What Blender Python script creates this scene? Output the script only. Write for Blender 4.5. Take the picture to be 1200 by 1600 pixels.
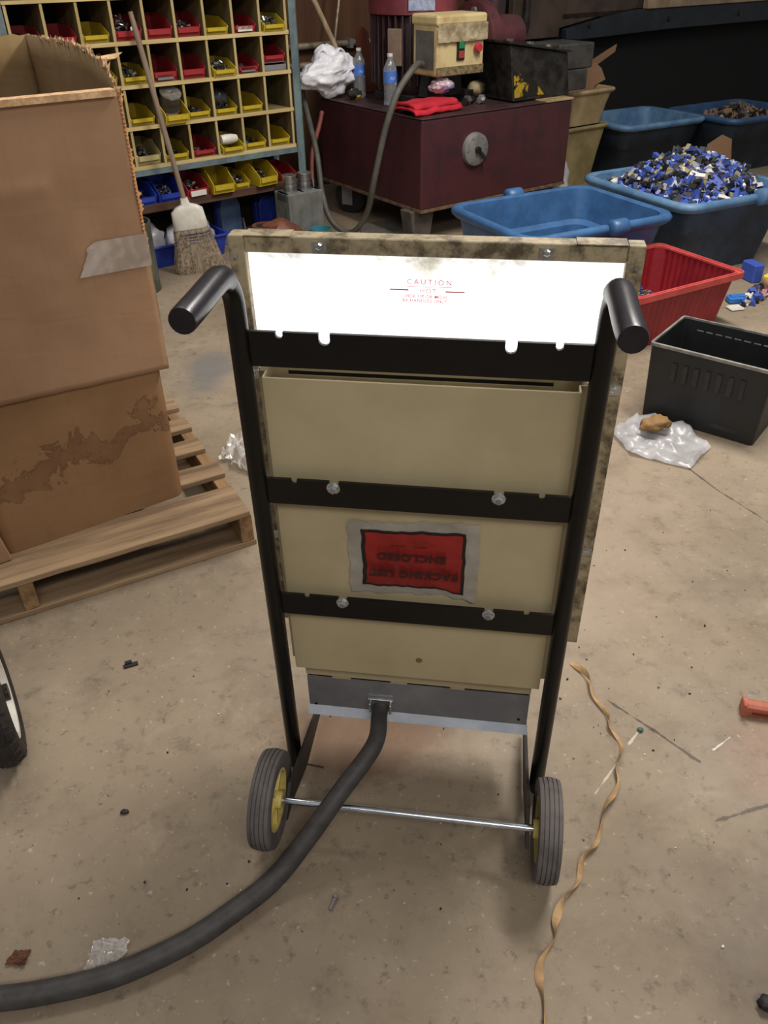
import bpy, bmesh, math, random
from math import sin, cos, pi, radians
from mathutils import Vector as V3, Matrix, noise

for o in list(bpy.data.objects):
    bpy.data.objects.remove(o)
SC = bpy.context.scene
COL = SC.collection
rnd = random.Random(7)

# ------------------------------------------------------------------ camera
PITCH, ROLL, CAMH, FPX = .6092, .0161, 1.5198, 1258.0
cam_d = bpy.data.cameras.new('camera')
cam = bpy.data.objects.new('camera', cam_d)
COL.objects.link(cam)
cam.location = (0, 0, CAMH)
right = V3((1, 0, 0)); fwd = V3((0, cos(PITCH), -sin(PITCH))); down = fwd.cross(right)
r2 = right * cos(ROLL) + down * sin(ROLL); d2 = -right * sin(ROLL) + down * cos(ROLL)
cam.rotation_euler = Matrix((r2, -d2, -fwd)).transposed().to_euler()
cam_d.sensor_fit = 'VERTICAL'; cam_d.sensor_height = 36
cam_d.lens = 36 * FPX / 1600
cam_d.clip_start = .02
SC.camera = cam

# ------------------------------------------------------------------ light, exposure
W = bpy.data.worlds.new('world'); SC.world = W; W.use_nodes = True
W.node_tree.nodes['Background'].inputs[0].default_value = (.96, .97, 1, 1)
W.node_tree.nodes['Background'].inputs[1].default_value = .19

def area(name, loc, target, size, power, color):
    l = bpy.data.lights.new(name, 'AREA'); l.shape = 'RECTANGLE'
    l.size, l.size_y = size; l.energy = power; l.color = color
    o = bpy.data.objects.new(name, l); COL.objects.link(o); o.location = loc
    o.rotation_euler = (V3(target) - V3(loc)).to_track_quat('-Z', 'Y').to_euler()
    return o

area('tube_and_fill_light', (1.5, 3.1, 3.6), (1.1, 2.9, 0), (2.0, .4), 142, (1, .945, .88))
area('tube_and_fill_light', (-1.2, 2.6, 3.6), (-1.2, 2.9, 0), (2.4, .5), 40, (1, .945, .88))
area('tube_and_fill_light', (.6, -1.3, 3.3), (0, 1.2, .5), (2.4, .5), 54, (1, .945, .88))  # fill lamp added behind the camera to brighten camera-facing surfaces
SC.view_settings.view_transform = 'Standard'; SC.view_settings.look = 'None'
SC.view_settings.gamma = 1; SC.view_settings.use_curve_mapping = False
SC.view_settings.exposure = 0.14

# ------------------------------------------------------------------ helpers
def lin(h):
    h = h.lstrip('#'); out = []
    for i in (0, 2, 4):
        c = int(h[i:i + 2], 16) / 255
        out.append(c / 12.92 if c <= .04045 else ((c + .055) / 1.055) ** 2.4)
    return tuple(out) + (1,)

class NT:
    def __init__(s, m):
        s.t = m.node_tree; s.n = s.t.nodes; s.l = s.t.links
    def new(s, k, **kw):
        n = s.n.new(k)
        for a, b in kw.items(): setattr(n, a, b)
        return n
    def put(s, sock, v):
        if hasattr(v, 'links'): s.l.new(v, sock)
        else: sock.default_value = v
    def math(s, op, a, b=None, c=None, clamp=False):
        n = s.new('ShaderNodeMath', operation=op, use_clamp=clamp)
        for i, x in enumerate((a, b, c)):
            if x is not None: s.put(n.inputs[i], x)
        return n.outputs[0]
    def vmath(s, op, a, b=None, scale=None):
        n = s.new('ShaderNodeVectorMath', operation=op)
        s.put(n.inputs[0], a)
        if b is not None: s.put(n.inputs[1], b)
        if scale is not None: s.put(n.inputs['Scale'], scale)
        return n.outputs['Value'] if op in ('LENGTH', 'DOT_PRODUCT', 'DISTANCE') else n.outputs[0]
    def noise(s, vec, scale, detail=5, rough=.6, dist=0):
        n = s.new('ShaderNodeTexNoise'); s.put(n.inputs['Vector'], vec)
        n.inputs['Scale'].default_value = scale; n.inputs['Detail'].default_value = detail
        n.inputs['Roughness'].default_value = rough; n.inputs['Distortion'].default_value = dist
        return n.outputs[0]
    def step(s, v, a, b, lo=0., hi=1.):
        n = s.new('ShaderNodeMapRange', interpolation_type='SMOOTHSTEP'); s.put(n.inputs[0], v)
        n.inputs[1].default_value = a; n.inputs[2].default_value = b
        n.inputs[3].default_value = lo; n.inputs[4].default_value = hi
        return n.outputs[0]
    def mix(s, f, a, b, mode='MIX'):
        n = s.new('ShaderNodeMix', data_type='RGBA', blend_type=mode)
        s.put(n.inputs[0], f); s.put(n.inputs[6], a); s.put(n.inputs[7], b)
        return n.outputs[2]
    def coord(s, k='Object'):
        return s.new('ShaderNodeTexCoord').outputs[k]

def raw(name):
    m = bpy.data.materials.new(name); m.use_nodes = True
    return m, NT(m), m.node_tree.nodes['Principled BSDF']

MC = {}
def mat(name, c1, c2=None, scale=12, rough=.6, metal=0., bump=0., bscale=80, thr=(.35, .65), spec=.5, trans=0., alpha=1., stretch=None, emit=0., dist=0, detail=5):
    if name in MC: return MC[name]
    m, t, b = raw(name); MC[name] = m
    co = t.coord()
    if stretch: co = t.vmath('MULTIPLY', co, stretch)
    if c2 is None: t.put(b.inputs['Base Color'], lin(c1))
    else:
        t.put(b.inputs['Base Color'], t.mix(t.step(t.noise(co, scale, detail, .65, dist), *thr), lin(c1), lin(c2)))
    b.inputs['Roughness'].default_value = rough; b.inputs['Metallic'].default_value = metal
    b.inputs['Specular IOR Level'].default_value = spec
    b.inputs['Transmission Weight'].default_value = trans; b.inputs['Alpha'].default_value = alpha
    if bump:
        n = t.new('ShaderNodeBump'); n.inputs['Strength'].default_value = bump; n.inputs['Distance'].default_value = .004
        t.put(n.inputs['Height'], t.noise(co, bscale, 4)); t.put(b.inputs['Normal'], n.outputs[0])
    if emit:
        b.inputs['Emission Color'].default_value = lin(c1); b.inputs['Emission Strength'].default_value = emit
    return m

I4 = Matrix.Identity(4)
class MB:
    def __init__(s, X=None): s.v, s.f, s.m, s.X = [], [], [], X or I4
    def add(s, vs, fs, mi=0):
        k = len(s.v); s.v += [tuple(s.X @ V3(p)) for p in vs]
        s.f += [tuple(i + k for i in f) for f in fs]; s.m += [mi] * len(fs); return s
    def hexa(s, p, mi=0):
        return s.add(p, [(3, 2, 1, 0), (4, 5, 6, 7), (0, 1, 5, 4), (1, 2, 6, 5), (2, 3, 7, 6), (3, 0, 4, 7)], mi)
    def box(s, x0, x1, y0, y1, z0, z1, mi=0, X=None):
        p = [(x0, y0, z0), (x1, y0, z0), (x1, y1, z0), (x0, y1, z0), (x0, y0, z1), (x1, y0, z1), (x1, y1, z1), (x0, y1, z1)]
        if X is not None: p = [X @ V3(q) for q in p]
        return s.hexa(p, mi)
    def prism(s, poly, axis, d0, d1, mi=0):
        def P(a, b, d): return (d, a, b) if axis == 'x' else (a, d, b) if axis == 'y' else (a, b, d)
        n = len(poly)
        vs = [P(a, b, d0) for a, b in poly] + [P(a, b, d1) for a, b in poly]
        area2 = sum(poly[i][0] * poly[(i + 1) % n][1] - poly[(i + 1) % n][0] * poly[i][1] for i in range(n))
        flip = (area2 > 0) != (axis == 'y')
        if d1 < d0: flip = not flip
        a = tuple(range(n)); b = tuple(range(n, 2 * n))
        fs = [a[::-1], b] + [(i, (i + 1) % n, (i + 1) % n + n, i + n) for i in range(n)]
        if not flip: fs = [f[::-1] for f in fs]
        return s.add(vs, fs, mi)
    def loft(s, rings, cap0=True, cap1=True, mi=0, closed=True):
        n = len(rings[0]); vs = [p for r in rings for p in r]; fs = []
        for j in range(len(rings) - 1):
            for i in range(n if closed else n - 1):
                k = (i + 1) % n
                fs.append((j * n + i, j * n + k, (j + 1) * n + k, (j + 1) * n + i))
        if cap0: fs.append(tuple(range(n))[::-1])
        if cap1: fs.append(tuple(range((len(rings) - 1) * n, len(rings) * n)))
        return s.add(vs, fs, mi)
    def lathe(s, prof, c=(0, 0, 0), axis='z', seg=20, mi=0, cap0=True, cap1=True):
        rings = []
        for r, h in prof:
            ring = []
            for i in range(seg):
                a = 2 * pi * i / seg; x, y = r * cos(a), r * sin(a)
                p = (x, y, h) if axis == 'z' else (h, x, y) if axis == 'x' else (y, h, x)
                ring.append((p[0] + c[0], p[1] + c[1], p[2] + c[2]))
            rings.append(ring)
        return s.loft(rings, cap0, cap1, mi)
    def tube(s, path, r, seg=10, mi=0, caps=True, flat=1.):
        path = [V3(p) for p in path]; n = len(path); rings = []; up = None
        for i, p in enumerate(path):
            d = (path[min(i + 1, n - 1)] - path[max(i - 1, 0)]).normalized()
            if up is None:
                up = V3((0, 0, 1)) if abs(d.z) < .9 else V3((1, 0, 0))
            x = d.cross(up).normalized(); y = x.cross(d).normalized(); up = y
            rr = r(i / (n - 1)) if callable(r) else r
            rings.append([p + x * rr * cos(2 * pi * k / seg) + y * rr * flat * sin(2 * pi * k / seg) for k in range(seg)])
        return s.loft(rings, caps, caps, mi)
    def grid(s, fn, nu, nv, mi=0):
        vs = [fn(i / nu, j / nv) for j in range(nv + 1) for i in range(nu + 1)]
        fs = [(j * (nu + 1) + i, j * (nu + 1) + i + 1, (j + 1) * (nu + 1) + i + 1, (j + 1) * (nu + 1) + i) for j in range(nv) for i in range(nu)]
        return s.add(vs, fs, mi)
    def build(s, name, mats, parent=None, smooth=None, bevel=0, bseg=1, solid=0):
        me = bpy.data.meshes.new(name); me.from_pydata(s.v, [], s.f)
        for m in (mats if isinstance(mats, (list, tuple)) else [mats]): me.materials.append(m)
        me.polygons.foreach_set('material_index', s.m)
        if bevel:
            bm = bmesh.new(); bm.from_mesh(me)
            es = [e for e in bm.edges if len(e.link_faces) == 2 and e.calc_face_angle(0) > .5]
            bmesh.ops.bevel(bm, geom=es, offset=bevel, segments=bseg, profile=.5, affect='EDGES', clamp_overlap=True)
            bm.to_mesh(me); bm.free()
        if smooth is not None:
            me.polygons.foreach_set('use_smooth', [True] * len(me.polygons))
            me.set_sharp_from_angle(angle=radians(smooth))
        me.update()
        o = bpy.data.objects.new(name, me); COL.objects.link(o)
        if parent: o.parent = parent
        if solid:
            md = o.modifiers.new('thick', 'SOLIDIFY'); md.thickness = solid; md.offset = 0
        return o

def tag(o, label=None, cat=None, group=None, kind=None):
    if label: o['label'] = label
    if cat: o['category'] = cat
    if group: o['group'] = group
    if kind: o['kind'] = kind
    return o
def thing(name, label, cat, loc=(0, 0, 0), rz=0, group=None):
    o = bpy.data.objects.new(name, None); COL.objects.link(o); o.empty_display_size = .1
    o.location = loc; o.rotation_euler = (0, 0, rz)
    return tag(o, label, cat, group)
def dup(root, loc=None, rz=None):
    r = root.copy(); COL.objects.link(r)
    if loc is not None: r.location = loc
    if rz is not None: r.rotation_euler = (0, 0, rz)
    for c in list(root.children):
        c2 = c.copy(); COL.objects.link(c2); c2.parent = r
        for g in list(c.children):
            g2 = g.copy(); COL.objects.link(g2); g2.parent = c2
    return r
def remat(root, m):
    for o in [root] + list(root.children):
        if o.type == 'MESH' and o.data.materials:
            o.data = o.data.copy(); o.data.materials[0] = m
def spline(pts, n=8):
    P = [V3(p) for p in pts]; P = [P[0] * 2 - P[1]] + P + [P[-1] * 2 - P[-2]]; out = []
    for i in range(1, len(P) - 2):
        for k in range(n):
            t = k / n; a, b, c, d = P[i - 1:i + 3]
            out.append(.5 * ((2 * b) + (c - a) * t + (2 * a - 5 * b + 4 * c - d) * t * t + (3 * b - a - 3 * c + d) * t ** 3))
    return out + [P[-2]]
def rrect(hx, hy, r, z, n=4, cx=0, cy=0):
    out = []
    for sx, sy, a0 in ((1, 1, 0), (-1, 1, pi / 2), (-1, -1, pi), (1, -1, 1.5 * pi)):
        for k in range(n + 1):
            a = a0 + pi / 2 * k / n
            out.append((cx + sx * (hx - r) + r * cos(a), cy + sy * (hy - r) + r * sin(a), z))
    return out
def frame(o, rz): return Matrix.Translation(V3(o)) @ Matrix.Rotation(rz, 4, 'Z')
def nz(x, y=0., z=0.): return noise.noise(V3((x, y, z)))
def text(name, s, size, X, m, parent, spacing=1., bold=0.):
    c = bpy.data.curves.new(name, 'FONT'); c.body = s; c.size = size; c.align_x = 'CENTER'; c.align_y = 'CENTER'
    c.space_character = spacing; c.offset = bold
    to = bpy.data.objects.new(name, c); COL.objects.link(to)
    bpy.context.view_layer.update()
    me = bpy.data.meshes.new_from_object(to.evaluated_get(bpy.context.evaluated_depsgraph_get()))
    bpy.data.objects.remove(to); me.name = name
    me.transform(X); me.materials.clear(); me.materials.append(m)
    o = bpy.data.objects.new(name, me); COL.objects.link(o); o.parent = parent
    return o

# ------------------------------------------------------------------ materials
def concrete():
    m, t, b = raw('worn_concrete'); co = t.coord()
    big = t.step(t.noise(co, .9, 6, .6, .4), .36, .66)
    c = t.mix(big, lin('#82735f'), lin('#978873'))
    c = t.mix(t.step(t.noise(t.vmath('ADD', co, (7, 3, 0)), 2.6, 6, .68, .6), .52, .72, 0, .55), c, lin('#6f5f50'))
    c = t.mix(t.step(t.noise(co, 6, 6, .7, .5), .50, .68, 0, .38), c, lin('#6a5c4e'))
    c = t.mix(t.step(t.noise(t.vmath('ADD', co, (4, 1, 0)), 5, 6, .7, .5), .54, .72, 0, .35), c, lin('#ab9c86'))
    c = t.mix(t.step(t.noise(co, 14, 7, .72), .54, .70, 0, .55), c, lin('#5b4f43'))
    c = t.mix(t.step(t.noise(t.vmath('ADD', co, (2, 9, 0)), 34, 5, .7), .575, .68, 0, .55), c, lin('#54473b'))
    c = t.mix(t.step(t.noise(co, 60, 3, .6), .63, .72, 0, .6), c, lin('#b3a695'))
    def blob(x, y, r, col, f, sq=(1, 1)):
        nonlocal c
        d = t.vmath('SUBTRACT', co, (x, y, 0)); d = t.vmath('MULTIPLY', d, (1 / sq[0], 1 / sq[1], 1))
        d = t.math('ADD', t.vmath('LENGTH', d), t.math('MULTIPLY', t.math('SUBTRACT', t.noise(co, 7, 5, .65), .5), r * 1.5))
        c = t.mix(t.step(d, r * .35, r * 1.1, f, 0), c, lin(col))
    blob(-.76, 3.3, .2, '#6c6c6a', .75, (.7, 1.4))
    blob(-.05, 1.25, .22, '#6b4e38', .75, (1.3, .7))
    blob(.95, 1.15, .2, '#a97f6b', .35)
    blob(.75, .7, .25, '#5d5146', .55)
    blob(.5, 2.3, .6, '#a3917c', .45, (1, 2))
    def seg(a, b_, w, col, f):
        nonlocal c
        ax, ay = a; dx, dy = b_[0] - ax, b_[1] - ay; L2 = dx * dx + dy * dy
        p = t.vmath('SUBTRACT', co, (ax, ay, 0))
        h = t.math('DIVIDE', t.vmath('DOT_PRODUCT', p, (dx, dy, 0)), L2, clamp=True)
        q = t.vmath('SUBTRACT', p, t.vmath('SCALE', (dx, dy, 0), scale=h))
        d = t.math('ADD', t.vmath('LENGTH', q), t.math('MULTIPLY', t.math('SUBTRACT', t.noise(co, 25, 4, .6), .5), w * 3.2))
        c = t.mix(t.step(d, w * .3, w, f, 0), c, lin(col))
    for a, b_ in (((1.062, 2.47), (1.133, 2.28)), ((1.133, 2.28), (1.24, 2.07)), ((1.24, 2.07), (1.5, 1.7)), ((.543, 1.352), (.627, 1.261)), ((.627, 1.261), (.706, 1.168))):
        seg(a, b_, .005, '#3f342c', .8)
    seg((.691, 1.016), (.85, 1.062), .006, '#4b4038', .8)
    seg((.452, 1.088), (.52, 1.168), .003, '#c9c0b2', .8); seg((.56, 1.22), (.597, 1.262), .004, '#c9c0b2', .8)
    seg((.75, 1.2), (.80, 1.235), .003, '#d8d0c2', .9)
    t.put(b.inputs['Base Color'], c)
    t.put(b.inputs['Roughness'], t.step(t.noise(co, 3, 5), .3, .7, .55, .8))
    n = t.new('ShaderNodeBump'); n.inputs['Strength'].default_value = .25; n.inputs['Distance'].default_value = .004
    t.put(n.inputs['Height'], t.noise(co, 45, 6, .7)); t.put(b.inputs['Normal'], n.outputs[0])
    return m

def cardboard(name, base, dark, stain=False):
    m, t, b = raw(name); co = t.coord()
    c = t.mix(t.step(t.noise(co, 2.2, 5, .55), .3, .7), lin(base), lin(dark))
    c = t.mix(t.step(t.noise(t.vmath('MULTIPLY', co, (30, 30, 1.5)), 3, 3), .5, .75, 0, .09), c, lin('#5e4633'))
    if stain:
        sp = t.new('ShaderNodeSeparateXYZ'); t.put(sp.inputs[0], co)
        n1 = t.math('MULTIPLY', t.math('SUBTRACT', t.noise(co, 8, 5, .62, .8), .5), .38)
        slope = t.math('MULTIPLY', sp.outputs[0], .11)
        d = t.math('ABSOLUTE', t.math('ADD', t.math('SUBTRACT', sp.outputs[2], t.math('ADD', .405, slope)), n1))
        c = t.mix(t.math('MULTIPLY', t.step(d, .034, .044, .6, 0), t.step(t.noise(co, 6, 4, .6), .3, .7, .35, 1)), c, lin('#553827'))
        c = t.mix(t.math('MULTIPLY', t.step(d, .030, .038), t.step(d, .039, .045, .4, 0)), c, lin('#3a2416'))
        c = t.mix(t.step(t.noise(co, 3.2, 5, .6), .55, .75, 0, .35), c, lin('#5a3d2a'))
    t.put(b.inputs['Base Color'], c); b.inputs['Roughness'].default_value = .85; b.inputs['Specular IOR Level'].default_value = .2
    n = t.new('ShaderNodeBump'); n.inputs['Strength'].default_value = .3; n.inputs['Distance'].default_value = .006
    h = t.math('ADD', t.math('MULTIPLY', t.noise(t.vmath('MULTIPLY', co, (3, 3, 9)), 2.0, 3, .5, 1.0), 1.), t.math('MULTIPLY', t.noise(co, 150, 2), .06))
    t.put(n.inputs['Height'], h); t.put(b.inputs['Normal'], n.outputs[0])
    return m

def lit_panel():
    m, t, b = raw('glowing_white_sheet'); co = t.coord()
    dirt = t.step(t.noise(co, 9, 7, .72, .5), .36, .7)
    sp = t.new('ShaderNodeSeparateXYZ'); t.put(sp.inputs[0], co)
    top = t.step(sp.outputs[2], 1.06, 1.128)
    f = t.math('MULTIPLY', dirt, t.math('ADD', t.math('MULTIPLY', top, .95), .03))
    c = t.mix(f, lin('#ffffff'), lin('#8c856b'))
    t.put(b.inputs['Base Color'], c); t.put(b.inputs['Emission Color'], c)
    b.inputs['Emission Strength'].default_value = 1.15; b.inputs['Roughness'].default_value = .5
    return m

def wood(name, c1, c2, ax=0, rough=.8, sc=14):
    st = [1.5, 1.5, 1.5]; st = [9, 9, 9]; st[ax] = .7
    return mat(name, c1, c2, scale=sc / 6, stretch=tuple(st), rough=rough, bump=.25, bscale=6, thr=(.3, .72), spec=.2)

CON = concrete()
BLK = mat('black_paint', '#060607', '#0b0b0c', 20, .33, bump=.05, spec=.4)
GRIP = mat('black_rubber_grip', '#17131a', '#211c22', 30, .33, bump=.06, bscale=140)
GOLD = mat('gold_sheet_metal', '#b9ab88', '#ac9e7c', 3, .5, .1, bump=.03)
GOLDD = mat('gold_frame_dirty', '#a89a7c', '#574c3c', 26, .5, .2, bump=.08, thr=(.40, .66))
GALV = mat('galvanised_steel', '#8b8a8b', '#77767a', 6, .42, .3)
ZINC = mat('zinc_bolt', '#d5d7d8', '#a9abab', 30, .3, .9)
CHROME = mat('bright_axle_steel', '#dfe4ea', '#c2c8cf', 30, .22, 1.)
RUB = mat('grey_black_rubber', '#565150', '#67615e', 18, .85, bump=.08)
RUBD = mat('dark_rubber', '#1d1c1e', '#262426', 18, .7, bump=.1)
YELW = mat('yellow_wheel_plastic', '#dccb7c', '#c9b665', 12, .5)
DARK = mat('dark_void', '#0c0b0b', rough=.9)
REDINK = mat('red_ink', '#b82a2c', rough=.7)
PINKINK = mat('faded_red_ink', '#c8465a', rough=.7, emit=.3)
CABLE = mat('cable_rubber', '#363332', '#444140', 30, .6, bump=.15)
BLUESTEEL = mat('blue_grey_paint', '#687a7b', '#515f62', 9, .55, bump=.1)
PINE = wood('pine_board', '#cbb684', '#ab9562', 0)
PINEZ = wood('pine_divider_shaded', '#6d6040', '#54492f', 2)  # divider sides darkened in colour for the shade inside the cells
PINEE = wood('pine_lit_edge', '#b5a477', '#978556', 2)  # paler front edge, lit counterpart of the divider wood
PINED = wood('pine_shelf_shaded', '#857650', '#6a5d3d', 0)  # board faces darkened too, cell shade painted into the wood
BACKW = wood('dark_back_board', '#241f19', '#1a1613', 0)  # near-black cell backs, shade put into the colour
BROWNB = wood('brown_shelf_board', '#5d4433', '#46322a', 0)
PALW = wood('pallet_wood_x', '#a08668', '#6b5643', 0)
PALY = wood('pallet_wood_y', '#a08059', '#69503b', 1)
RED = mat('red_bin_plastic', '#9c2a2e', '#882327', 10, .42)
YEL = mat('yellow_bin_plastic', '#bda529', '#a18a1e', 10, .42)
BLU = mat('blue_bin_plastic', '#2a41a6', '#22358a', 10, .4)
BEI = mat('beige_bin_plastic', '#b7a877', '#9c8d5f', 10, .5)
SCRAP = mat('metal_scrap', '#85807a', '#3d3a38', 60, .45, .6)
SCRAPD = mat('dark_scrap', '#35312e', '#1f1d1c', 60, .5, .4)
MAROON = mat('maroon_paint', '#4a2529', '#3a2225', 5, .42, bump=.06, thr=(.4, .68))
MAROOND = mat('maroon_grimy', '#452a2d', '#2d2020', 9, .5, bump=.1)
CREAM = mat('cream_enamel', '#cdb987', '#a99263', 7, .5, thr=(.45, .75))
GREASE = mat('greasy_steel', '#3a3733', '#1d1b19', 14, .38, .3, bump=.2)
TUBB = mat('blue_tub_plastic', '#3d6796', '#335680', 7, .42, bump=.05)
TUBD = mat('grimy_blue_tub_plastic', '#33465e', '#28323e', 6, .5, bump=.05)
TUBK = mat('shaded_blue_tub', '#232e3c', '#1a2029', 6, .5)  # darker copy of the tub blue, shade painted in for the far tubs
TUBR = mat('pale_scuffed_tub_rim', '#6387a6', '#4a6d92', 8, .5)
REDBIN = mat('red_crate_plastic', '#94232c', '#831c26', 14, .45)
REDRIM = mat('red_crate_rim', '#c95450', '#b94542', 14, .45)
BLKBIN = mat('black_bin_plastic', '#17191b', '#1f2123', 10, .5)
BLKRIM = mat('grey_scuffed_rim', '#8b8880', '#6c6a64', 20, .6)
WHITEBAG = mat('white_carrier_bag', '#f2f2f6', '#e2e2ea', 8, .4, bump=.05)
CLEAR = mat('crinkled_film', '#e9e6e2', '#cfc9c1', 9, .16, spec=.8, alpha=.55)
CLEARB = mat('clear_poly_bag', '#cfcfd2', '#b4b4b8', 7, .3, spec=.7, alpha=.62)
TAN = mat('tan_tub_plastic', '#b39d76', '#94805c', 5, .6)
TANKRAFT = mat('kraft_paper_twine', '#b8966b', '#9d7d56', 30, .8)
WHITEP = mat('white_plastic', '#dcd9d0', '#c7c2b6', 10, .5)
GREYP = mat('grey_block', '#6d6e6a', '#585955', 14, .9, bump=.3, bscale=60)
TORN = mat('torn_cardboard_edge', '#cfab82', '#a98560', 60, .9)
CARD = cardboard('box_cardboard', '#98775c', '#88694f')
CARDI = cardboard('box_inside_cardboard', '#8b7558', '#75603f')
CARDS = cardboard('stained_cardboard', '#8c6a4a', '#76583c', True)

# ------------------------------------------------------------------ setting
fl = MB().grid(lambda u, v: (-6 + 16 * u, -4 + 18 * v, 0), 16, 18).build('floor', CON); tag(fl, kind='structure')
TO, TY = (.2541, 5.0781, 0), .606
TF = frame(TO, TY)
PLY = wood('brown_painted_plywood', '#60422f', '#4b3325', 2, sc=5)
w = MB(TF).box(-4, 1.75, 1.75, 1.82, 0, 3.2).build('wall_back', PLY); tag(w, kind='structure')
w = MB(TF).box(1.75, 9, 2.7, 2.78, 0, 3.2).build('wall_right', mat('dark_wall', '#2a2523', '#1c1918', 3, .85)); tag(w, kind='structure')  # near-black brown wall beyond the hood
w = MB(TF).box(1.75, 1.82, 1.82, 2.7, 0, 3.2).build('wall_side', PLY); tag(w, kind='structure')
PIPE = mat('old_pipe', '#a3947f', '#6f6253', 14, .5, .3)
for i, z in enumerate((.965, .845)):
    p = MB(TF).tube([(-1.6, 1.70, z - .002), (.8, 1.70, z)], .022, 12).build('pipe', PIPE, smooth=40)
    tag(p, ('upper tan conduit pipe running along the brown wall behind the carrier bag', 'lower tan conduit pipe along the brown wall, just above the dark gap')[i], 'pipe')
    MB(TF).box(-.9, -.87, 1.65, 1.7495, z - .03, z + .03).build('pipe_clip', GALV, p)
    MB(TF).box(.6, .63, 1.65, 1.7495, z - .03, z + .03).build('pipe_clip', GALV, p)

# ------------------------------------------------------------------ the cart
TILT = -.0315
cart = thing('panel_cart', 'gold sheet-metal panel cart on black two-wheeled frame with glowing white top', 'cart', (.0333, .9762, 0), -.147)
CX = Matrix.Translation((0, 0, .1)) @ Matrix.Rotation(-TILT, 4, 'X')   # local (u, w, v)
ur = .0155; UW = .155
for s in (-1, 1):
    u = s * .267
    pth = [(u, UW, -.088), (u, UW, .3), (u, UW, .7), (u, UW, .985)]
    for k in range(1, 9):
        a = pi / 2 * k / 8; R = .065
        pth.append((u, UW - R + R * cos(a), .988 + R * sin(a)))
    pth += [(u, .07, 1.0535), (u + s * .001, -.035, 1.0535)]
    up = MB(CX).tube(pth, ur, 16).build('upright', BLK, cart, smooth=50)
    g = [(u, UW - .065 + .065 * cos(pi / 2 * k / 8), .988 + .065 * sin(pi / 2 * k / 8)) for k in (5, 6, 7, 8)]
    g += [(u, .07, 1.0535), (u, .01, 1.0535), (u + s * .001, -.036, 1.0535), (u + s * .001, -.042, 1.0535)]
    gr = MB(CX).tube(g, lambda t: .0185 if t < .93 else (.0195 if t < .99 else .0175), 20).build('grip', GRIP, up, smooth=50)
    # bracket from axle down to the toe under the tray
    bu = s * .2425
    MB(CX).prism([(-.03, -.025), (.03, .02), (.315, -.055), (.315, -.088), (.15, -.085), (.02, -.035), (-.02, -.035)], 'x', bu - .003, bu + .003).build('axle_bracket', mat('grimy_bracket', '#2d2724', '#1e1a19', 20, .6), cart)
def bar(v0, v1, notches, w0=.153, w1=.159):
    hw = .254; top = [(hw, v1)]
    for (u, r, dpt) in sorted(notches, reverse=True):
        top.append((u + r, v1))
        top.append((u + r, v1 - dpt + r))
        for k in range(7):
            a = -pi * k / 6; top.append((u + r * cos(a), v1 - dpt + r + r * sin(a)))
        top.append((u - r, v1 - dpt + r)); top.append((u - r, v1))
    top.append((-hw, v1))
    poly = [(-hw, v0), (hw, v0)] + top
    MB(CX).prism(poly, 'y', w0, w1).build('crossbar', BLK, cart, smooth=30)
bar(.898, .955, [(-.205, .0055, .010), (-.137, .0085, .0185), (.136, .0085, .0185), (.204, .0055, .010)])
bar(.640, .691, [(-.205, .005, .009), (.205, .005, .009), (-.137, .008, .013), (.136, .008, .013)])
bar(.380, .430, [(-.203, .005, .009), (.203, .005, .009), (-.135, .008, .013), (.135, .008, .013)])
for u, v in ((-.138, .680), (.136, .680), (-.135, .420), (.135, .420)):
    b = MB(CX).lathe([(.0001, .1535), (.0115, .1535), (.0115, .1515), (.0001, .1515)], (u, 0, v), 'y', 20)
    bo = b.build('bolt', ZINC, cart, smooth=30)
    MB(CX).lathe([(.0001, .1515), (.0085, .1515), (.0085, .1455), (.0055, .1440), (.0001, .1440)], (u, 0, v), 'y', 6).build('bolt_head', ZINC, bo)
    MB(CX).lathe([(.0045, .1442), (.0042, .1418), (.0001, .1418)], (u, 0, v), 'y', 10).build('bolt_thread', GALV, bo, smooth=30)
# wheels
for s in (-1, 1):
    c = (s * .2785, 0, 0)
    prof = [(.062, -.017), (.07, -.0215), (.088, -.0225), (.0955, -.021)]
    xs = [-.021, -.0165, -.0165, -.0145, -.0145, -.0075, -.0075, -.0055, -.0055, .0015, .0015, .0035, .0035, .0105, .0105, .0125, .0125, .0175, .0175, .021]
    rr = [.0965, .0975, .0955, .0955, .099, .0995, .0965, .0965, .1, .1, .097, .097, .1, .0995, .0965, .0965, .099, .0975, .0975, .0955]
    xs = [-.0205, -.014, -.0139, -.0121, -.012, -.0055, -.0054, -.0036, -.0035, .0035, .0036, .0054, .0055, .012, .0121, .0139, .014, .0205]
    rr = [.0965, .0982, .0958, .0958, .0985, .0995, .097, .097, .1, .1, .097, .097, .0995, .0985, .0958, .0958, .0982, .0965]
    prof += [(r, x) for r, x in zip(rr, xs)] + [(.0955, .021), (.088, .0225), (.07, .0215), (.062, .017)]
    wh = MB(CX).loft([[(c[0] + x, r * cos(2 * pi * i / 48), r * sin(2 * pi * i / 48)) for i in range(48)] for r, x in prof + prof[:1]], False, False).build('wheel', RUB, cart, smooth=28)
    hb = MB(CX)
    hb.lathe([(.0635, -.0185), (.0635, .0185), (.058, .0185), (.056, .006), (.022, .005), (.022, -.005), (.056, -.006), (.058, -.0185), (.0635, -.0185)], c, 'x', 40, cap0=False, cap1=False)
    hb.lathe([(.0165, -.026), (.018, -.024), (.018, .024), (.0165, .026)], c, 'x', 24)
    for k in range(5):
        a = 2 * pi * k / 5 + .3
        X = Matrix.Translation(c) @ Matrix.Rotation(a, 4, 'X')
        hb.box(-.015, .015, -.003, .003, .016, .057, X=X)
    hb.build('wheel_hub', YELW, wh, smooth=35)
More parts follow.
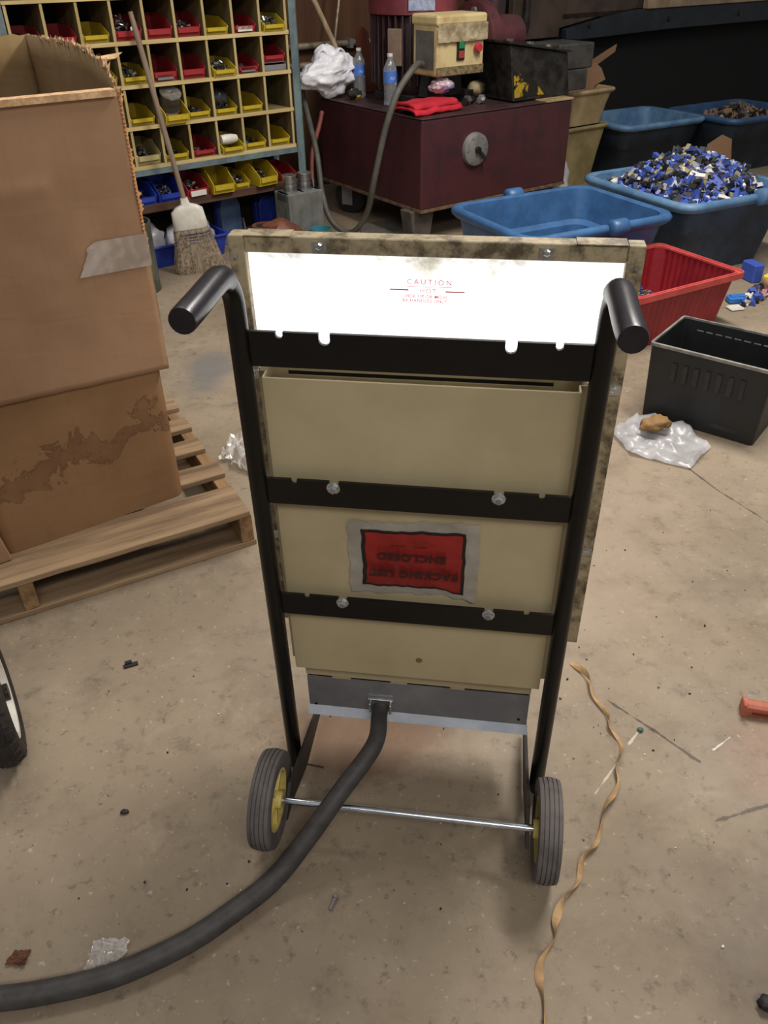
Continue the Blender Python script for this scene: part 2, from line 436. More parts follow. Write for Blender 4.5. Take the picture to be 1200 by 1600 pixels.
MB(CX).tube([(-.30, 0, 0), (.30, 0, 0)], .0075, 16).build('axle', CHROME, cart, smooth=40)
# sheet-metal body
bd = MB(CX)
bd.box(-.247, .247, .1755, .1785, .205, .868)                    # front sheet
bd.box(-.247, -.244, .1785, .2, .205, .868); bd.box(.244, .247, .1785, .2, .205, .868)
bd.box(-.247, .247, .1785, .283, .203, .206)                     # bottom
bd.build('body_pocket', GOLD, cart, bevel=.0012)
bb = MB(CX)
bb.box(-.258, -.2555, .2, .283, .212, .872); bb.box(.2555, .258, .2, .283, .212, .872)
bb.box(-.258, -.244, .198, .2005, .212, .868); bb.box(.244, .258, .198, .2005, .212, .868)
bb.box(-.231, .212, .276, .279, .2, .823); bb.box(-.258, -.231, .276, .279, .2, .868); bb.box(.212, .258, .276, .279, .2, .868)
bb.box(-.231, .212, .276, .279, .830, .868); bb.box(-.258, .258, .279, .284, .2, .869)
bb.box(-.235, .235, .2, .28, .16, .203)
bb.build('body_back', GOLD, cart, bevel=.0008)
MB(CX).box(-.231, .212, .2775, .2789, .823, .830).build('slot', DARK, cart)
MB(CX).lathe([(.0001, .1745), (.0065, .1745), (.0065, .1757), (.0001, .1757)], (.007, 0, .259), 'y', 14).build('plug', mat('olive_plug', '#6f6240'), cart)
# frame rails + glowing sheet
fr_ = MB(CX)
U0, U1, V0, V1 = -.311, .323, .232, 1.052
def rail(x0, x1, z0, z1, nm='frame_rail'):
    return MB(CX).box(x0, x1, .287, .317, z0, z1).build(nm, GOLDD, cart, bevel=.0015)
tr = rail(U0 + .026, U1 - .026, V1 - .026, V1); br = rail(U0 + .026, U1 - .026, V0, V0 + .026)
lr = rail(U0, U0 + .0255, V0, V1); rr_ = rail(U1 - .0255, U1, V0, V1)
for u0, u1 in ((U0 + .0265, U0 + .10), (U1 - .10, U1 - .0265)):
    MB(CX).box(u0, u1, .2845, .3165, V1 + .0001, V1 + .0018).build('corner_plate', GOLDD, tr)
for u, v, p in ((-.165, 1.04, tr), (.18, 1.04, tr), (.309, .82, rr_), (.309, .478, rr_), (-.297, .468, lr), (-.297, .819, lr), (.312, 1.02, rr_), (-.3, 1.02, lr)):
    big = p is tr or v < .9
    r = .006 if big else .0028
    q = MB(CX)
    if big: q.box(u - .011, u + .011, .2845, .287, v - .012, v + .006)
    q.lathe([(.0001, .2870), (r, .2870), (r, .2805), (r * .6, .279), (.0001, .279)], (u, 0, v), 'y', 6 if big else 10)
    q.build('clip_bolt' if big else 'rivet', ZINC if big else GALV, p)
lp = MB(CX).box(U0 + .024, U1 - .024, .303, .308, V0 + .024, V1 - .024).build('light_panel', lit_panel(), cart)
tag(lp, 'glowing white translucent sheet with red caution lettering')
TX = CX @ Matrix.Translation((0, .3028, 0)) @ Matrix.Rotation(pi / 2, 4, 'X')
def txt(s, u, v, size, sp=1., bold=0.): text('lettering', s, size, TX @ Matrix.Translation((u, v, 0)) @ Matrix.Rotation(-.012, 4, 'Z'), PINKINK, lp, sp, bold)
txt('CAUTION', .004, .981, .0115, 1.55); txt('HOT', .002, .9665, .0105, 1.3)
txt('PICK UP OR MOVE', .000, .9575, .0075, 1.1, .0001); txt('BY HANDLES ONLY', -.003, .9505, .0075, 1.1, .0001)
MB(TX).box(-.031, .040, .9735, .9742, 0, .0003).build('underline', PINKINK, lp)
MB(TX).box(-.059, -.029, .9672, .9690, 0, .0003).build('dash', REDINK, lp)
MB(TX).box(.030, .060, .9660, .9678, 0, .0003).build('dash', REDINK, lp)
# tray at the foot
ty = MB(CX)
ty.box(-.2345, .2345, .204, .2065, .055, .150); ty.box(-.2345, -.232, .2065, .29, .045, .150); ty.box(.232, .2345, .2065, .29, .045, .150)
ty.box(-.2345, .2345, .29, .2925, .045, .150); ty.box(-.2345, .2345, .2065, .29, .045, .048)
ty.build('tray', GALV, cart)
lip = MB(CX).hexa([(-.237, .193, .040), (.237, .193, .040), (.237, .205, .058), (-.237, .205, .058), (-.237, .1915, .0415), (.237, .1915, .0415), (.237, .2035, .0595), (-.237, .2035, .0595)]).build('tray_lip', mat('bright_steel_lip', '#c9d0d9', '#b5bcc6', 12, .35, .2), cart)
sp = MB(CX)
for u0, u1 in ((-.18, -.14), (-.055, -.02), (.07, .1)): sp.box(u0, u1, .2045, .2075, .150, .157)
sp.build('vent_tab', GOLD, cart)
MB(CX).box(-.225, .225, .235, .28, .150, .1601).build('tray_gap_plate', mat('gap_brown', '#3a2f27'), cart)
cl = MB(CX)
cl.box(-.105, -.05, .196, .2035, .100, .103); cl.box(-.100, -.0955, .185, .2035, .072, .0995); cl.box(-.0565, -.052, .185, .2035, .072, .0995)
cl.build('cable_clamp', ZINC, cart, bevel=.001)
for u, v in ((-.22, .063), (.217, .075), (-.001, .052)):
    MB(CX).lathe([(.0001, .2025), (.003, .2025), (.003, .2041), (.0001, .2041)], (u, 0, v), 'y', 10).build('rivet', BLK, cart)
# packing list pouch, stuck upside down
def pz(u, v, off=0):
    f = .0022 * nz(u * 38, v * 38, 1.3) + .0012 * nz(u * 90, v * 90, 4.1)
    k = max(0, (u - .06) / .05) * max(0, (.45 - v) / .04)
    return .1725 - f - off - .010 * min(k, 1.5)
def sheet(u0, u1, v0, v1, off, wob, nu=30, nv=24, skew=0.):
    def fn(a, b):
        u = u0 + (u1 - u0) * a; v = v0 + (v1 - v0) * b + (u - u0) * skew
        if wob:
            u += wob * nz(v * 45, 2.2 + (a > .5) * 7) * abs(a - .5) * 2; v += wob * nz(u * 50, 8.2 + (b > .5) * 5) * abs(b - .5) * 2
        if a > .72 and b < .2: v -= .012 * (a - .72) / .28 * (1 - b / .2)
        return (u, pz(u, v, off), v)
    return MB(CX).grid(fn, nu, nv)
PAPER = mat('crumpled_clear_pouch', '#8f897d', '#a29b91', 10, .35, bump=.25, bscale=60)
po = sheet(-.122, .110, .432, .597, 0, .006, skew=.05).build('packing_list_pouch', PAPER, cart, smooth=60)
tag(po, 'crumpled clear pouch with red packing list sheet, upside down')
sheet(-.098, .087, .452, .582, .0009, .003, skew=.025).build('black_border', mat('label_black', '#1a1212', rough=.5), po, smooth=60)
sheet(-.0905, .081, .4575, .5765, .0016, .0035, skew=.025).build('red_label', mat('label_red', '#93211d', '#7a1a17', 9, .45), po, smooth=60)
LX = CX @ Matrix.Translation((0, .1648, 0)) @ Matrix.Rotation(pi / 2, 4, 'X')
LINK = mat('label_text', '#3a100d', rough=.6)
for s, u, v, z in (('PACKING LIST', -.004, 0.4925, .0230), ('ENCLOSED', -.008, .5315, .0230)):
    text('lettering', s, z, LX @ Matrix.Translation((u, v, 0)) @ Matrix.Rotation(pi + .0, 4, 'Z'), LINK, po, 1.1, .0011)
MB(LX).box(-.045, -.018, .556, .5575, 0, .0002).build('fine_line', LINK, po); MB(LX).box(-.005, .02, .5555, .557, 0, .0002).build('fine_line', LINK, po)

# cable lying on the floor
def cart_pt(u, w, v): return cart_m @ (CX @ V3((u, w, v)))
cart_m = frame((.0333, .9762, 0), -.147)
cp = [cart_pt(-.076, .199, .081), cart_pt(-.077, .180, .077), (-.028, 1.085, .178), (-.0985, 1.0, .137), (-.163, .94, .078), (-.228, .885, .028), (-.30, .826, .020), (-.382, .766, .021), (-.498, .712, .021), (-.62, .684, .021), (-.72, .674, .021), (-.86, .668, .021), (-1.1, .67, .021)]
cb = MB().tube(spline(cp, 8), lambda t: .0165 + .0045 * min(1, t * 2.2), 14).build('power_cable', CABLE, smooth=60)
tag(cb, 'thick black rubber cable curving from the cart tray across the floor', 'cable')
# twisted kraft strip
tw = [(.479, 1.479), (.508, 1.423), (.508, 1.363), (.528, 1.302), (.526, 1.267), (.54, 1.225), (.536, 1.198), (.513, 1.154), (.509, 1.112), (.489, 1.079), (.458, 1.04), (.442, .995), (.421, .959), (.391, .931), (.371, .883), (.335, .845), (.314, .807), (.304, .771), (.273, .731), (.264, .698), (.266, .671), (.263, .63), (.262, .58)]
pts = spline([(x, y, .012) for x, y in tw], 10); rings = []
for i, p in enumerate(pts):
    d = (pts[min(i + 1, len(pts) - 1)] - pts[max(i - 1, 0)]).normalized()
    a = i * .115 + .8 * sin(i * .045); wd = .0062 + .002 * sin(i * .21)
    sd = V3((-d.y, d.x, 0)) * cos(a) + V3((0, 0, 1)) * sin(a); nn = d.cross(sd)
    c = V3((p.x, p.y, abs(sin(a)) * wd + .0018 + .006 * max(0, sin(i * .09))))
    rings.append([c + sd * wd + nn * .0004, c + nn * .0016, c - sd * wd + nn * .0004, c - nn * .0016])
tag(MB().loft(rings).build('twisted_strip', TANKRAFT, smooth=70), 'twisted tan kraft paper strip lying beside the cart wheel', 'paper strip')

# ------------------------------------------------------------------ pallet and big box
PX0 = (-.3985, 2.0133, 0); PYAW = .49
pal = thing('wooden_pallet', 'weathered wooden pallet carrying the big cardboard box', 'pallet', PX0, PYAW)
PW, PD = 1.36, 1.12
random.seed(3)
ys = [(0, .170), (.245, .335), (.43, .52), (.60, .69), (.77, .86), (.97, 1.11)]
for i, (y0, y1) in enumerate(ys):
    q = MB().grid(lambda u, v: (0, 0, 0), 1, 1); q = MB()
    n = 12; e = [rnd.uniform(-.003, .003) for _ in range(n + 1)]
    rings = []
    for k in range(n + 1):
        x = -PW + PW * k / n + (rnd.uniform(-.012, .006) if k in (0, n) else 0)
        rings.append([(x, y0 + e[k], .112), (x, y1 + e[-k - 1], .112), (x, y1 + e[-k - 1], .13), (x, y0 + e[k], .13)])
    q.loft(rings).build('deck_board', PALW, pal, bevel=.0015)
for x in (-.045, -.685, -1.345):
    MB().prism([(0.004, .018), (1.105, .018), (1.105, .112), (0.004, .112)], 'x', x, x + .04).build('stringer', PALY, pal, bevel=.002)
for y0 in (.002, .5, 1.0):
    MB().box(-PW, 0, y0, y0 + .095, .0005, .018).build('base_board', PALW, pal, bevel=.0015)

BO = (-.6209, 2.1075, .1305); BY = .5987
box = thing('cardboard_box', 'large torn-topped cardboard box with telescoping sleeve standing on the pallet', 'box', (BO[0], BO[1], 0), BY)
BW, BDp = .545, .69
# lower body with rounded corners
hx, hy = BW / 2, BDp / 2; cx, cy = -hx, hy
MB().loft([rrect(hx, hy, .035, z, 5, cx, cy) for z in (.131, .14, .25, .40, .60)] + [rrect(hx - .005, hy - .005, .03, z, 5, cx, cy) for z in (.60, .15)], True, True).build('lower_body', CARDS, box, smooth=40)
# upper sleeve: front, left, back walls and torn right wall
def wallgrid(fn, nu, nv, nm, m, th=.006):
    return MB().grid(fn, nu, nv).build(nm, m, box, smooth=50, solid=th)
lo = .013
def lidz(u): return .585 - .025 * u          # lower edge of the sleeve front
def front(a, b):
    x = -BW - lo + (BW + 2 * lo) * a; z0, z1 = lidz(a) + .003 * nz(a * 9, 3), 1.262 - .004 * a
    z = z0 + (z1 - z0) * b
    bul = .012 * nz(x * 4, z * 4, 2) * sin(pi * a) + .004 * nz(x * 14, z * 14, 5)
    return (x, -lo - max(-.004, bul * sin(pi * min(1, b * 1.15)) + (.007 * math.exp(-((z - 1.09 - .05 * x) / .02) ** 2) if x < -.2 else 0)), z)
wallgrid(front, 40, 44, 'front_wall', CARD)
MB().box(-BW - lo, .002, -lo - .016, .012, 1.251, 1.265).build('folded_edge', TORN, box)
wallgrid(lambda a, b: (-BW - lo, -lo + (BDp + 2 * lo) * a, .57 + .77 * b), 10, 10, 'left_wall', CARD)
wallgrid(lambda a, b: (-BW - lo + (BW + 2 * lo) * a, BDp + lo, .57 + (.765 + .006 * nz(a * 20, 1)) * b), 30, 10, 'back_wall', CARDI)
tops = [(0, 1.262), (.02, 1.285), (.045, 1.312), (.12, 1.322), (.16, 1.335), (.30, 1.341), (.55, 1.337), (.71, 1.336)]
def ztop(y):
    y = max(0, min(.71, y))
    for (a, za), (b, zb) in zip(tops, tops[1:]):
        if a <= y <= b: return za + (zb - za) * (y - a) / (b - a)
    return 1.336
def rightw(a, b):
    y = -lo + (BDp + 2 * lo) * a
    z1 = ztop(y) + .007 * nz(y * 60, 2) + .005 * nz(y * 140, 6)
    return (lo + .004 * nz(y * 7, b * 6), y, .562 + (z1 - .562) * b)
wallgrid(rightw, 60, 14, 'right_wall', CARDI)
te = MB()
for k in range(64):
    y = -.01 + .58 * (k / 63) ** 1.3; z = ztop(y) + .004 * nz(y * 60, 2)
    r = rnd.uniform(.006, .016)
    te.add([(lo + rnd.uniform(-.008, .004), y - r, z - r * .7), (lo + rnd.uniform(-.004, .010), y + r, z - r * .6), (lo + rnd.uniform(-.012, .012), y + rnd.uniform(-.8, .8) * r, z + r * .7), (lo + .006, y, z - r * 1.4)], [(0, 1, 2), (1, 3, 2), (3, 0, 2), (0, 3, 1)])
te.add([(lo + .004, .10, 1.315), (lo + .004, .13, 1.318), (lo + .075, .13, 1.324), (lo + .05, .115, 1.313), (lo + .01, .115, 1.305)], [(0, 1, 2, 3), (0, 3, 4)])
t_ = te.build('torn_edge', TORN, box); tag(t_, 'pale ragged torn cardboard fibre')
ce = MB()
for k in range(40):
    z = .9 + .36 * k / 39; r = rnd.uniform(.004, .010)
    ce.add([(lo + .002, -lo - .004, z - r), (lo + .007 + rnd.uniform(0, .008) * (rnd.random() < .4), -lo + .006, z), (lo + .002, -lo - .003, z + r), (lo - .004, -lo - .0045, z)], [(0, 1, 2), (0, 2, 3), (1, 0, 3), (2, 1, 3)])
ce.build('worn_corner', mat('worn_corner_cardboard', '#c08a50', '#a8764a', 40, .9), box)
TAPE = mat('glossy_parcel_tape', '#97887a', '#8a7b6d', 9, .22, bump=.3, bscale=25)
def tapef(a, b):
    x = -.15 + .165 * a + (.045 * (b - .5) if a == 0 else 0) + .004 * nz(b * 14, a); z = .857 + .082 * b + .010 * a * (1 - b) * 0 - .004 * a
    if a < .2 and b > .75: z -= (.2 - a) * .09
    return (x, -lo - .0052 - .010 * max(0, nz(x * 4, z * 4, 2)) - .0035 * abs(nz(x * 30, z * 30, 3)), z)
MB().grid(tapef, 20, 12).build('packing_tape', TAPE, box, smooth=40)
MB().box(.014, .0205, -.012, .05, .853, .935).build('packing_tape', TAPE, box)
MB().prism([(-.585, .132), (-.53, .132), (-.545, .235), (-.60, .24)], 'y', -.030, -.006).build('corner_flap', CARD, box, bevel=.003)

# ------------------------------------------------------------------ knobbly tyre at the edge
tyr = thing('cart_tyre', 'muddy black knobbly tyre standing on the floor below the pallet', 'tyre', (-.884, 1.25, 0), .47)
TR = .16
pr = []
for k in range(17):
    a = 2 * pi * k / 16; pr.append((TR - .032 + .032 * cos(a), .036 * sin(a)))
TX_ = Matrix.Translation((0, 0, TR))
MB(TX_).loft([[(x, r * cos(2 * pi * i / 48), r * sin(2 * pi * i / 48)) for i in range(48)] for r, x in pr], False, False).build('tyre_body', mat('muddy_rubber', '#1c1815', '#302822', 24, .85, bump=.4), tyr, smooth=60)
kb = MB(TX_)
for i in range(30):
    for j, (x, ang) in enumerate(((-.022, .5), (0, 0), (.022, -.5))):
        X = Matrix.Rotation(2 * pi * (i + .5 * (j % 2)) / 30, 4, 'X') @ Matrix.Translation((x, 0, TR - .004 - abs(x) * .3)) @ Matrix.Rotation(-ang, 4, 'Y')
        kb.box(-.009, .009, -.009, .009, -.004, .005, X=X)
tag(kb.build('tread_lug', MC['muddy_rubber'], tyr), kind='stuff')
MB(TX_).loft([[(x, r * cos(2 * pi * i / 40), r * sin(2 * pi * i / 40)) for i in range(40)] for r, x in ((.108, -.03), (.108, .030), (.094, .030), (.088, .008), (.02, .006), (.02, -.006), (.088, -.008), (.094, -.03), (.108, -.03))], False, False).build('wheel_rim', WHITEP, tyr, smooth=40)
MB(TX_).tube([(-.06, 0, 0), (.035, 0, 0)], .02, 16).build('wheel_hub', GREASE, tyr, smooth=40)

# ------------------------------------------------------------------ pigeonhole shelving
SO, SY = (-.5078, 5.2837, 0), .6346
SF = frame(SO, SY); CW, CH, Z0 = .16675, .1969, .558
shelf = thing('shelving_unit', 'blue-grey steel shelving unit fitted with pine pigeonholes for parts bins', 'shelving', SO, SY)
SD = .30
for j in range(5):
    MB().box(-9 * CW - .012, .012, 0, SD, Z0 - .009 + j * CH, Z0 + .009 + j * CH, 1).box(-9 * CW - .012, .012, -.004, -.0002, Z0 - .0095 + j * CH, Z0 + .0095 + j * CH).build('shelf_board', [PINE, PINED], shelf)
for i in range(10):
    for j in range(4):
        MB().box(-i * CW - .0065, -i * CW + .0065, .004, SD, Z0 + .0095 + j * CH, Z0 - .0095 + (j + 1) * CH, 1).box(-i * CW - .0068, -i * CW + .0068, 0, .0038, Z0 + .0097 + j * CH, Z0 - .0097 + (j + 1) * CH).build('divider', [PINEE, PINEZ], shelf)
MB().box(-9 * CW - .02, .02, SD, SD + .01, .05, 1.6).build('back_panel', BACKW, shelf)
for x0 in (.016, -9 * CW - .066):
    p = MB(); p.box(x0, x0 + .05, -.012, -.006, .0, 1.75); p.box(x0 + (.044 if x0 > 0 else 0), x0 + (.05 if x0 > 0 else .006), -.012, .04, 0, 1.75)
    p.build('post', BLUESTEEL, shelf)
    MB().box(x0, x0 + .05, SD + .012, SD + .018, 0, 1.75).build('post', BLUESTEEL, shelf)
MB().box(-9 * CW - .016, .0155, -.008, SD, .518, .5485).build('steel_shelf', BLUESTEEL, shelf)
MB().box(-9 * CW - .016, .0155, -.008, SD, Z0 + 4 * CH + .0095, Z0 + 4 * CH + .06).build('steel_shelf', BLUESTEEL, shelf)
MB().box(-9 * CW - .016, .0155, -.002, SD, .318, .362).build('wooden_shelf', BROWNB, shelf, bevel=.003)

def make_bin(name, L, w, d, h, m, flare=0.):
    root = thing(name, L, 'bin')
    t = .004; hw = w / 2
    b = MB(); b.box(-hw, hw, 0.004, d, 0, t); b.box(-hw, hw, d - t, d, t, h)
    b.hexa([(-hw, .004, t), (hw, .004, t), (hw, .008, t), (-hw, .008, t), (-hw, -.008, h * .42), (hw, -.008, h * .42), (hw, -.003, h * .42), (-hw, -.003, h * .42)])
    for s in (-1, 1):
        x0, x1 = (hw - t, hw) if s > 0 else (-hw, -hw + t)
        b.prism([(.004, t), (d - t, t), (d - t, h), (d * .36, h), (-.004, h * .5), (-.007, h * .42)], 'x', x0, x1)
        b.box(*((hw, hw + .004) if s > 0 else (-hw - .004, -hw)), d * .36, d, h - .008, h)
    b.build('bin_body', m, root)
    MB().box(-hw * .82, hw * .82, -.0085, -.004, h * .14, h * .36, X=Matrix.Translation((0, -.002, .004))).build('label_holder', m, root)
    return root
BINS = {}
def put_bin(color, label, x, y, z, kind='std', rz=0., group='parts bins'):
    key = kind
    M_ = dict(red=RED, yellow=YEL, blue=BLU, beige=BEI)[color]
    dims = dict(std=(.138, .25, .078), big=(.142, .25, .105))[kind]
    if (key, color) not in BINS:
        r = make_bin('parts_bin', label, *dims, M_); BINS[(key, color)] = r
    else:
        r = dup(BINS[(key, color)])
    p = SF @ V3((x, y, z)); r.location = p; r.rotation_euler = (0, 0, SY + rz)
    tag(r, label, 'bin', group); return r
def chips(name, n, fn, size, mats, label=None, cat=None, parent=None, flat=.35, kind='stuff'):
    b = MB()
    for k in range(n):
        p = V3(fn()); s = rnd.uniform(*size)
        X = Matrix.Translation(p) @ Matrix.Rotation(rnd.uniform(0, 6.28), 4, V3((rnd.gauss(0, 1), rnd.gauss(0, 1), rnd.gauss(0, 1))).normalized())
        a, c, e = s * rnd.uniform(.5, 1.2), s * rnd.uniform(.4, 1), s * flat * rnd.uniform(.4, 1.2)
        q = [(-a, -c, -e), (a, -c * .8, -e), (a * rnd.uniform(.4, 1), c, -e), (-a * .7, c * rnd.uniform(.5, 1), -e)]
        q = q + [(x * .85, y * .9, e) for x, y, _ in q]
        b.hexa([X @ V3(v) for v in q], rnd.randrange(len(mats)))
    o = b.build(name, mats, parent); tag(o, label, cat, None, kind); return o
def fill(x, y, z, w, d, n, mats, label, hgt=.03, size=(.006, .014)):
    def fn():
        a, c = rnd.uniform(-1, 1), rnd.random()
        return SF @ V3((x + a * w / 2, y + .02 + c * d, z + rnd.random() * hgt * (.4 + .6 * (1 - a * a))))
    return chips('loose_hardware', n, fn, size, mats, label, 'hardware')
rowname = ['bottom', 'third', 'second', 'top']; ordn = ['first', 'second', 'third', 'fourth', 'fifth', 'sixth', 'seventh', 'eighth', 'ninth']
R_, Y_, B_ = 'red', 'yellow', 'beige'
LAY = {3: [R_, R_, Y_, R_, R_, R_, Y_, R_, Y_], 2: [None, Y_, Y_, Y_, R_, R_, Y_, R_, None], 1: [None, None, None, Y_, None, Y_, Y_, Y_, None], 0: [None, None, None, B_, Y_, R_, Y_, Y_, Y_]}
FILLS = {(3, 0): 'dark', (3, 3): 'metal', (3, 5): 'metal', (3, 7): 'few', (3, 8): 'metal', (2, 3): 'metal', (2, 5): 'few', (2, 6): 'metal', (2, 7): 'few', (1, 5): 'dark', (1, 6): 'dark', (0, 3): 'metal', (0, 4): 'dark', (0, 5): 'few', (0, 7): 'dark'}
for j, row in LAY.items():
    for c, color in enumerate(row):
        i = 9 - c; x = -(i - .5) * CW; z = Z0 + .0095 + j * CH
        if not color: continue
        y = .012 + rnd.uniform(0, .012)
        if (j, c) in ((2, 6), (3, 8), (0, 6)): y = -.022
        kind = 'big' if (j, c) in ((3, 3), (3, 5), (3, 4), (2, 4), (2, 5), (0, 3)) else 'std'
        r = put_bin(color, f'{color} plastic bin in the {rowname[j]} pigeonhole row, {ordn[i - 1]} column from the post by the machine', x, y + .01, z, kind)
        if (j, c) in ((2, 4), (3, 7), (2, 7)):
            lb = MB().box(-.045, .045, -.0105, -.0065, .006, .03).build('paper_label', WHITEP if j == 3 else GALV, r)
        f = FILLS.get((j, c))
        if f:
            h = {'metal': .055, 'dark': .03, 'few': .012}[f]
            if (j, c) == (3, 3): h = .09
            fill(x, y + .03, z + .016, .085, .16, {'metal': 90, 'dark': 60, 'few': 12}[f], [SCRAPD] if f == 'dark' else [SCRAP, SCRAPD, ZINC], f'loose {"dark" if f == "dark" else "metal"} hardware in the {rowname[j]} row bin, {ordn[i - 1]} column from the post', h)
# red bin on a flat steel box (second row, next to the post)
x8 = -.5 * CW; z2 = Z0 + .0095 + 2 * CH
mb_ = thing('steel_box', 'flat grey steel tray under the red bin beside the shelving post', 'tray', SF @ V3((x8, .012, z2)), SY)
q = MB(); q.box(-.072, .072, 0, .25, 0, .004); q.box(-.072, .072, 0, .004, .0045, .03); q.box(-.072, -.069, .004, .25, .0045, .042); q.box(.069, .072, .004, .25, .0045, .042); q.box(-.069, .069, .246, .25, .0045, .042); q.build('tray_body', GALV, mb_)
MB().box(-.0685, .0685, .006, .245, .040, .0425).build('tray_lid', GALV, mb_)
put_bin(R_, 'red plastic bin sitting on a flat grey steel tray beside the post', x8, .018, z2 + .0445)
# protruding yellow bin with wire spool (third row)
x4 = -4.5 * CW; z1 = Z0 + .0095 + CH
put_bin(Y_, 'yellow bin jutting out of its pigeonhole under a spool of grey wire', x4, -.055, z1, 'big')
SPOOLW = mat('wire_wound', '#77746f', '#4f4c48', 3, .4, .6, stretch=(1, 1, 60))
def spool(name, label, r, h, loc, rotx=0., rot_z=0., wire=SPOOLW):
    t = thing(name, label, 'spool', loc, rot_z)
    X = Matrix.Translation((0, 0, h / 2)) @ Matrix.Rotation(rotx, 4, 'X')
    MB(X).lathe([(r * .93, -h * .43), (r * .95, -h * .1), (r * .9, 0), (r * .95, h * .12), (r * .93, h * .43)], seg=24).build('wire', wire, t, smooth=40)
    for s in (-1, 1):
        a, b = sorted((s * h * .435, s * h * .5))
        MB(X).lathe([(r, a), (r, b), (.25 * r, b), (.25 * r, a)], seg=24).build('flange', ZINC, t, smooth=40)
    return t
spool('wire_spool', 'spool of grey wire resting in the jutting yellow bin', .058, .10, SF @ V3((x4, .02, z1 + .055)), .55, SY)
wb = MB().lathe([(.0001, -.055), (.024, -.05), (.028, -.02), (.026, .02), (.02, .05), (.0001, .056)], axis='x', seg=14)
o = wb.build('wrapped_packet', WHITEP, smooth=60); o.location = SF @ V3((-2.5 * CW, .035, Z0 + .0095 + .068)); o.rotation_euler = (0, 0, SY)
tag(o, 'white wrapped packet lying on top of a yellow bin in the bottom row', 'packet')
# black bags in third row
def lump(name, loc, r, m, label, cat, sq=(1, 1, 1), amp=.25, fr=2.2, seed=0, rz=0., sub=3, flat0=True):
    bm = bmesh.new(); bmesh.ops.create_icosphere(bm, subdivisions=sub, radius=1)
    for v in bm.verts:
        n = 1 + amp * nz(v.co.x * fr + seed, v.co.y * fr, v.co.z * fr) + amp * .5 * nz(v.co.x * fr * 2.7, v.co.y * fr * 2.7 + seed, v.co.z * fr * 2.7)
        v.co = V3((v.co.x * sq[0], v.co.y * sq[1], v.co.z * sq[2])) * n * r
    zmin = min(v.co.z for v in bm.verts)
    for v in bm.verts: v.co.z -= zmin
    me = bpy.data.meshes.new(name); bm.to_mesh(me); bm.free(); me.materials.append(m)
    me.polygons.foreach_set('use_smooth', [True] * len(me.polygons))
    o = bpy.data.objects.new(name, me); COL.objects.link(o); o.location = loc; o.rotation_euler = (0, 0, rz)
    if label: tag(o, label, cat)
    return o
FILM = mat('dark_glossy_film', '#3a3a3c', '#232325', 20, .25, bump=.3)
lump('parts_bag', SF @ V3((-2.5 * CW, .12, z1 + .012)), .055, FILM, 'dark glossy bag of parts slumped in a yellow third-row bin', 'bag', (1, 1, 1.0), .3, 2.5, 3)
# bins on the wooden shelf
zl = .3625
low = [('blue', -.995, .150), ('blue', -.836, .150), (R_, -.668, .145), (Y_, -.515, .15), (Y_, -.378, .105), (Y_, -.215, .16), (R_, -.055, .115)]
lowl = ['blue plastic bin on the brown shelf nearest the cardboard box', 'blue plastic bin on the brown shelf behind the broom handle', 'red plastic bin with white label on the brown lower shelf', 'tall empty yellow bin beside the labelled red bin on the brown shelf', 'yellow bin of bolts between two other yellow bins on the brown shelf', 'tall yellow bin set at an angle beside the small red bin on the brown shelf', 'small dark red bin at the post end of the brown lower shelf']
for k, (c, x, w_) in enumerate(low):
    r = put_bin(c, lowl[k], x, .0 if k not in (3, 5) else -.03, zl, 'big' if k in (0, 1, 2, 3, 5) else 'std', rz=(0, 0, .05, -.05, 0, .10, 0)[k], group='bins on the brown lower shelf')
    s = w_ / .148
    r.scale = (min(1, s) if k not in (3, 5) else .95, 1, 1.15 if k in (3, 5) else 1)
    if k == 2: MB().box(-.05, .05, -.0115, -.0065, .006, .036).build('paper_label', WHITEP, r)
    if k in (0, 1, 4, 5, 2): fill(x, .05, zl + .018, .08, .14, 60, [SCRAP, SCRAPD, ZINC, SCRAP], ('loose hardware in the blue bin nearest the cardboard box', 'loose hardware in the blue bin behind the broom handle', 'loose hardware in the white-labelled red bin on the brown shelf', '', 'bright bolts in the small yellow bin between two tall yellow bins', 'loose hardware in the angled tall yellow bin on the brown shelf')[k], .05)

# floor under the shelf
def tub_mesh(L, Wd, H, tap, r, rim, wall, ledge=None, m=None):
    hx, hy = L / 2, Wd / 2; R = []
    R.append(rrect(hx - tap, hy - tap, r, .0))
    R.append(rrect(hx - tap * .45, hy - tap * .45, r, H * .55))
    if ledge:
        R.append(rrect(hx - tap * .45 + .012, hy - tap * .45 + .012, r, H * .58))
    R.append(rrect(hx, hy, r, H - rim * 1.6)); R.append(rrect(hx + rim * .5, hy + rim * .5, r, H - rim * 1.5))
    R.append(rrect(hx + rim * .95, hy + rim * .95, r, H - rim)); R.append(rrect(hx + rim, hy + rim, r, H - rim * .55))
    R.append(rrect(hx + rim * .75, hy + rim * .75, r, H - rim * .12)); R.append(rrect(hx + rim * .3, hy + rim * .3, r, H)); R.append(rrect(hx - wall, hy - wall, r * .9, H - rim * .25))
    if ledge:
        R.append(rrect(hx - wall - tap * .3, hy - wall - tap * .3, r * .9, H * .60)); R.append(rrect(hx - wall - tap * .3 - ledge, hy - wall - tap * .3 - ledge, r * .8, H * .55))
    R.append(rrect(hx - tap - wall, hy - tap - wall, r * .8, wall))
    return R
tot = thing('blue_tote', 'shallow blue plastic tote on the floor behind the broom bristles', 'tote', SF @ V3((-.78, .13, 0)), SY)
MB().loft(tub_mesh(.54, .26, .13, .02, .03, .012, .006)).build('tote_body', BLU, tot, smooth=40)
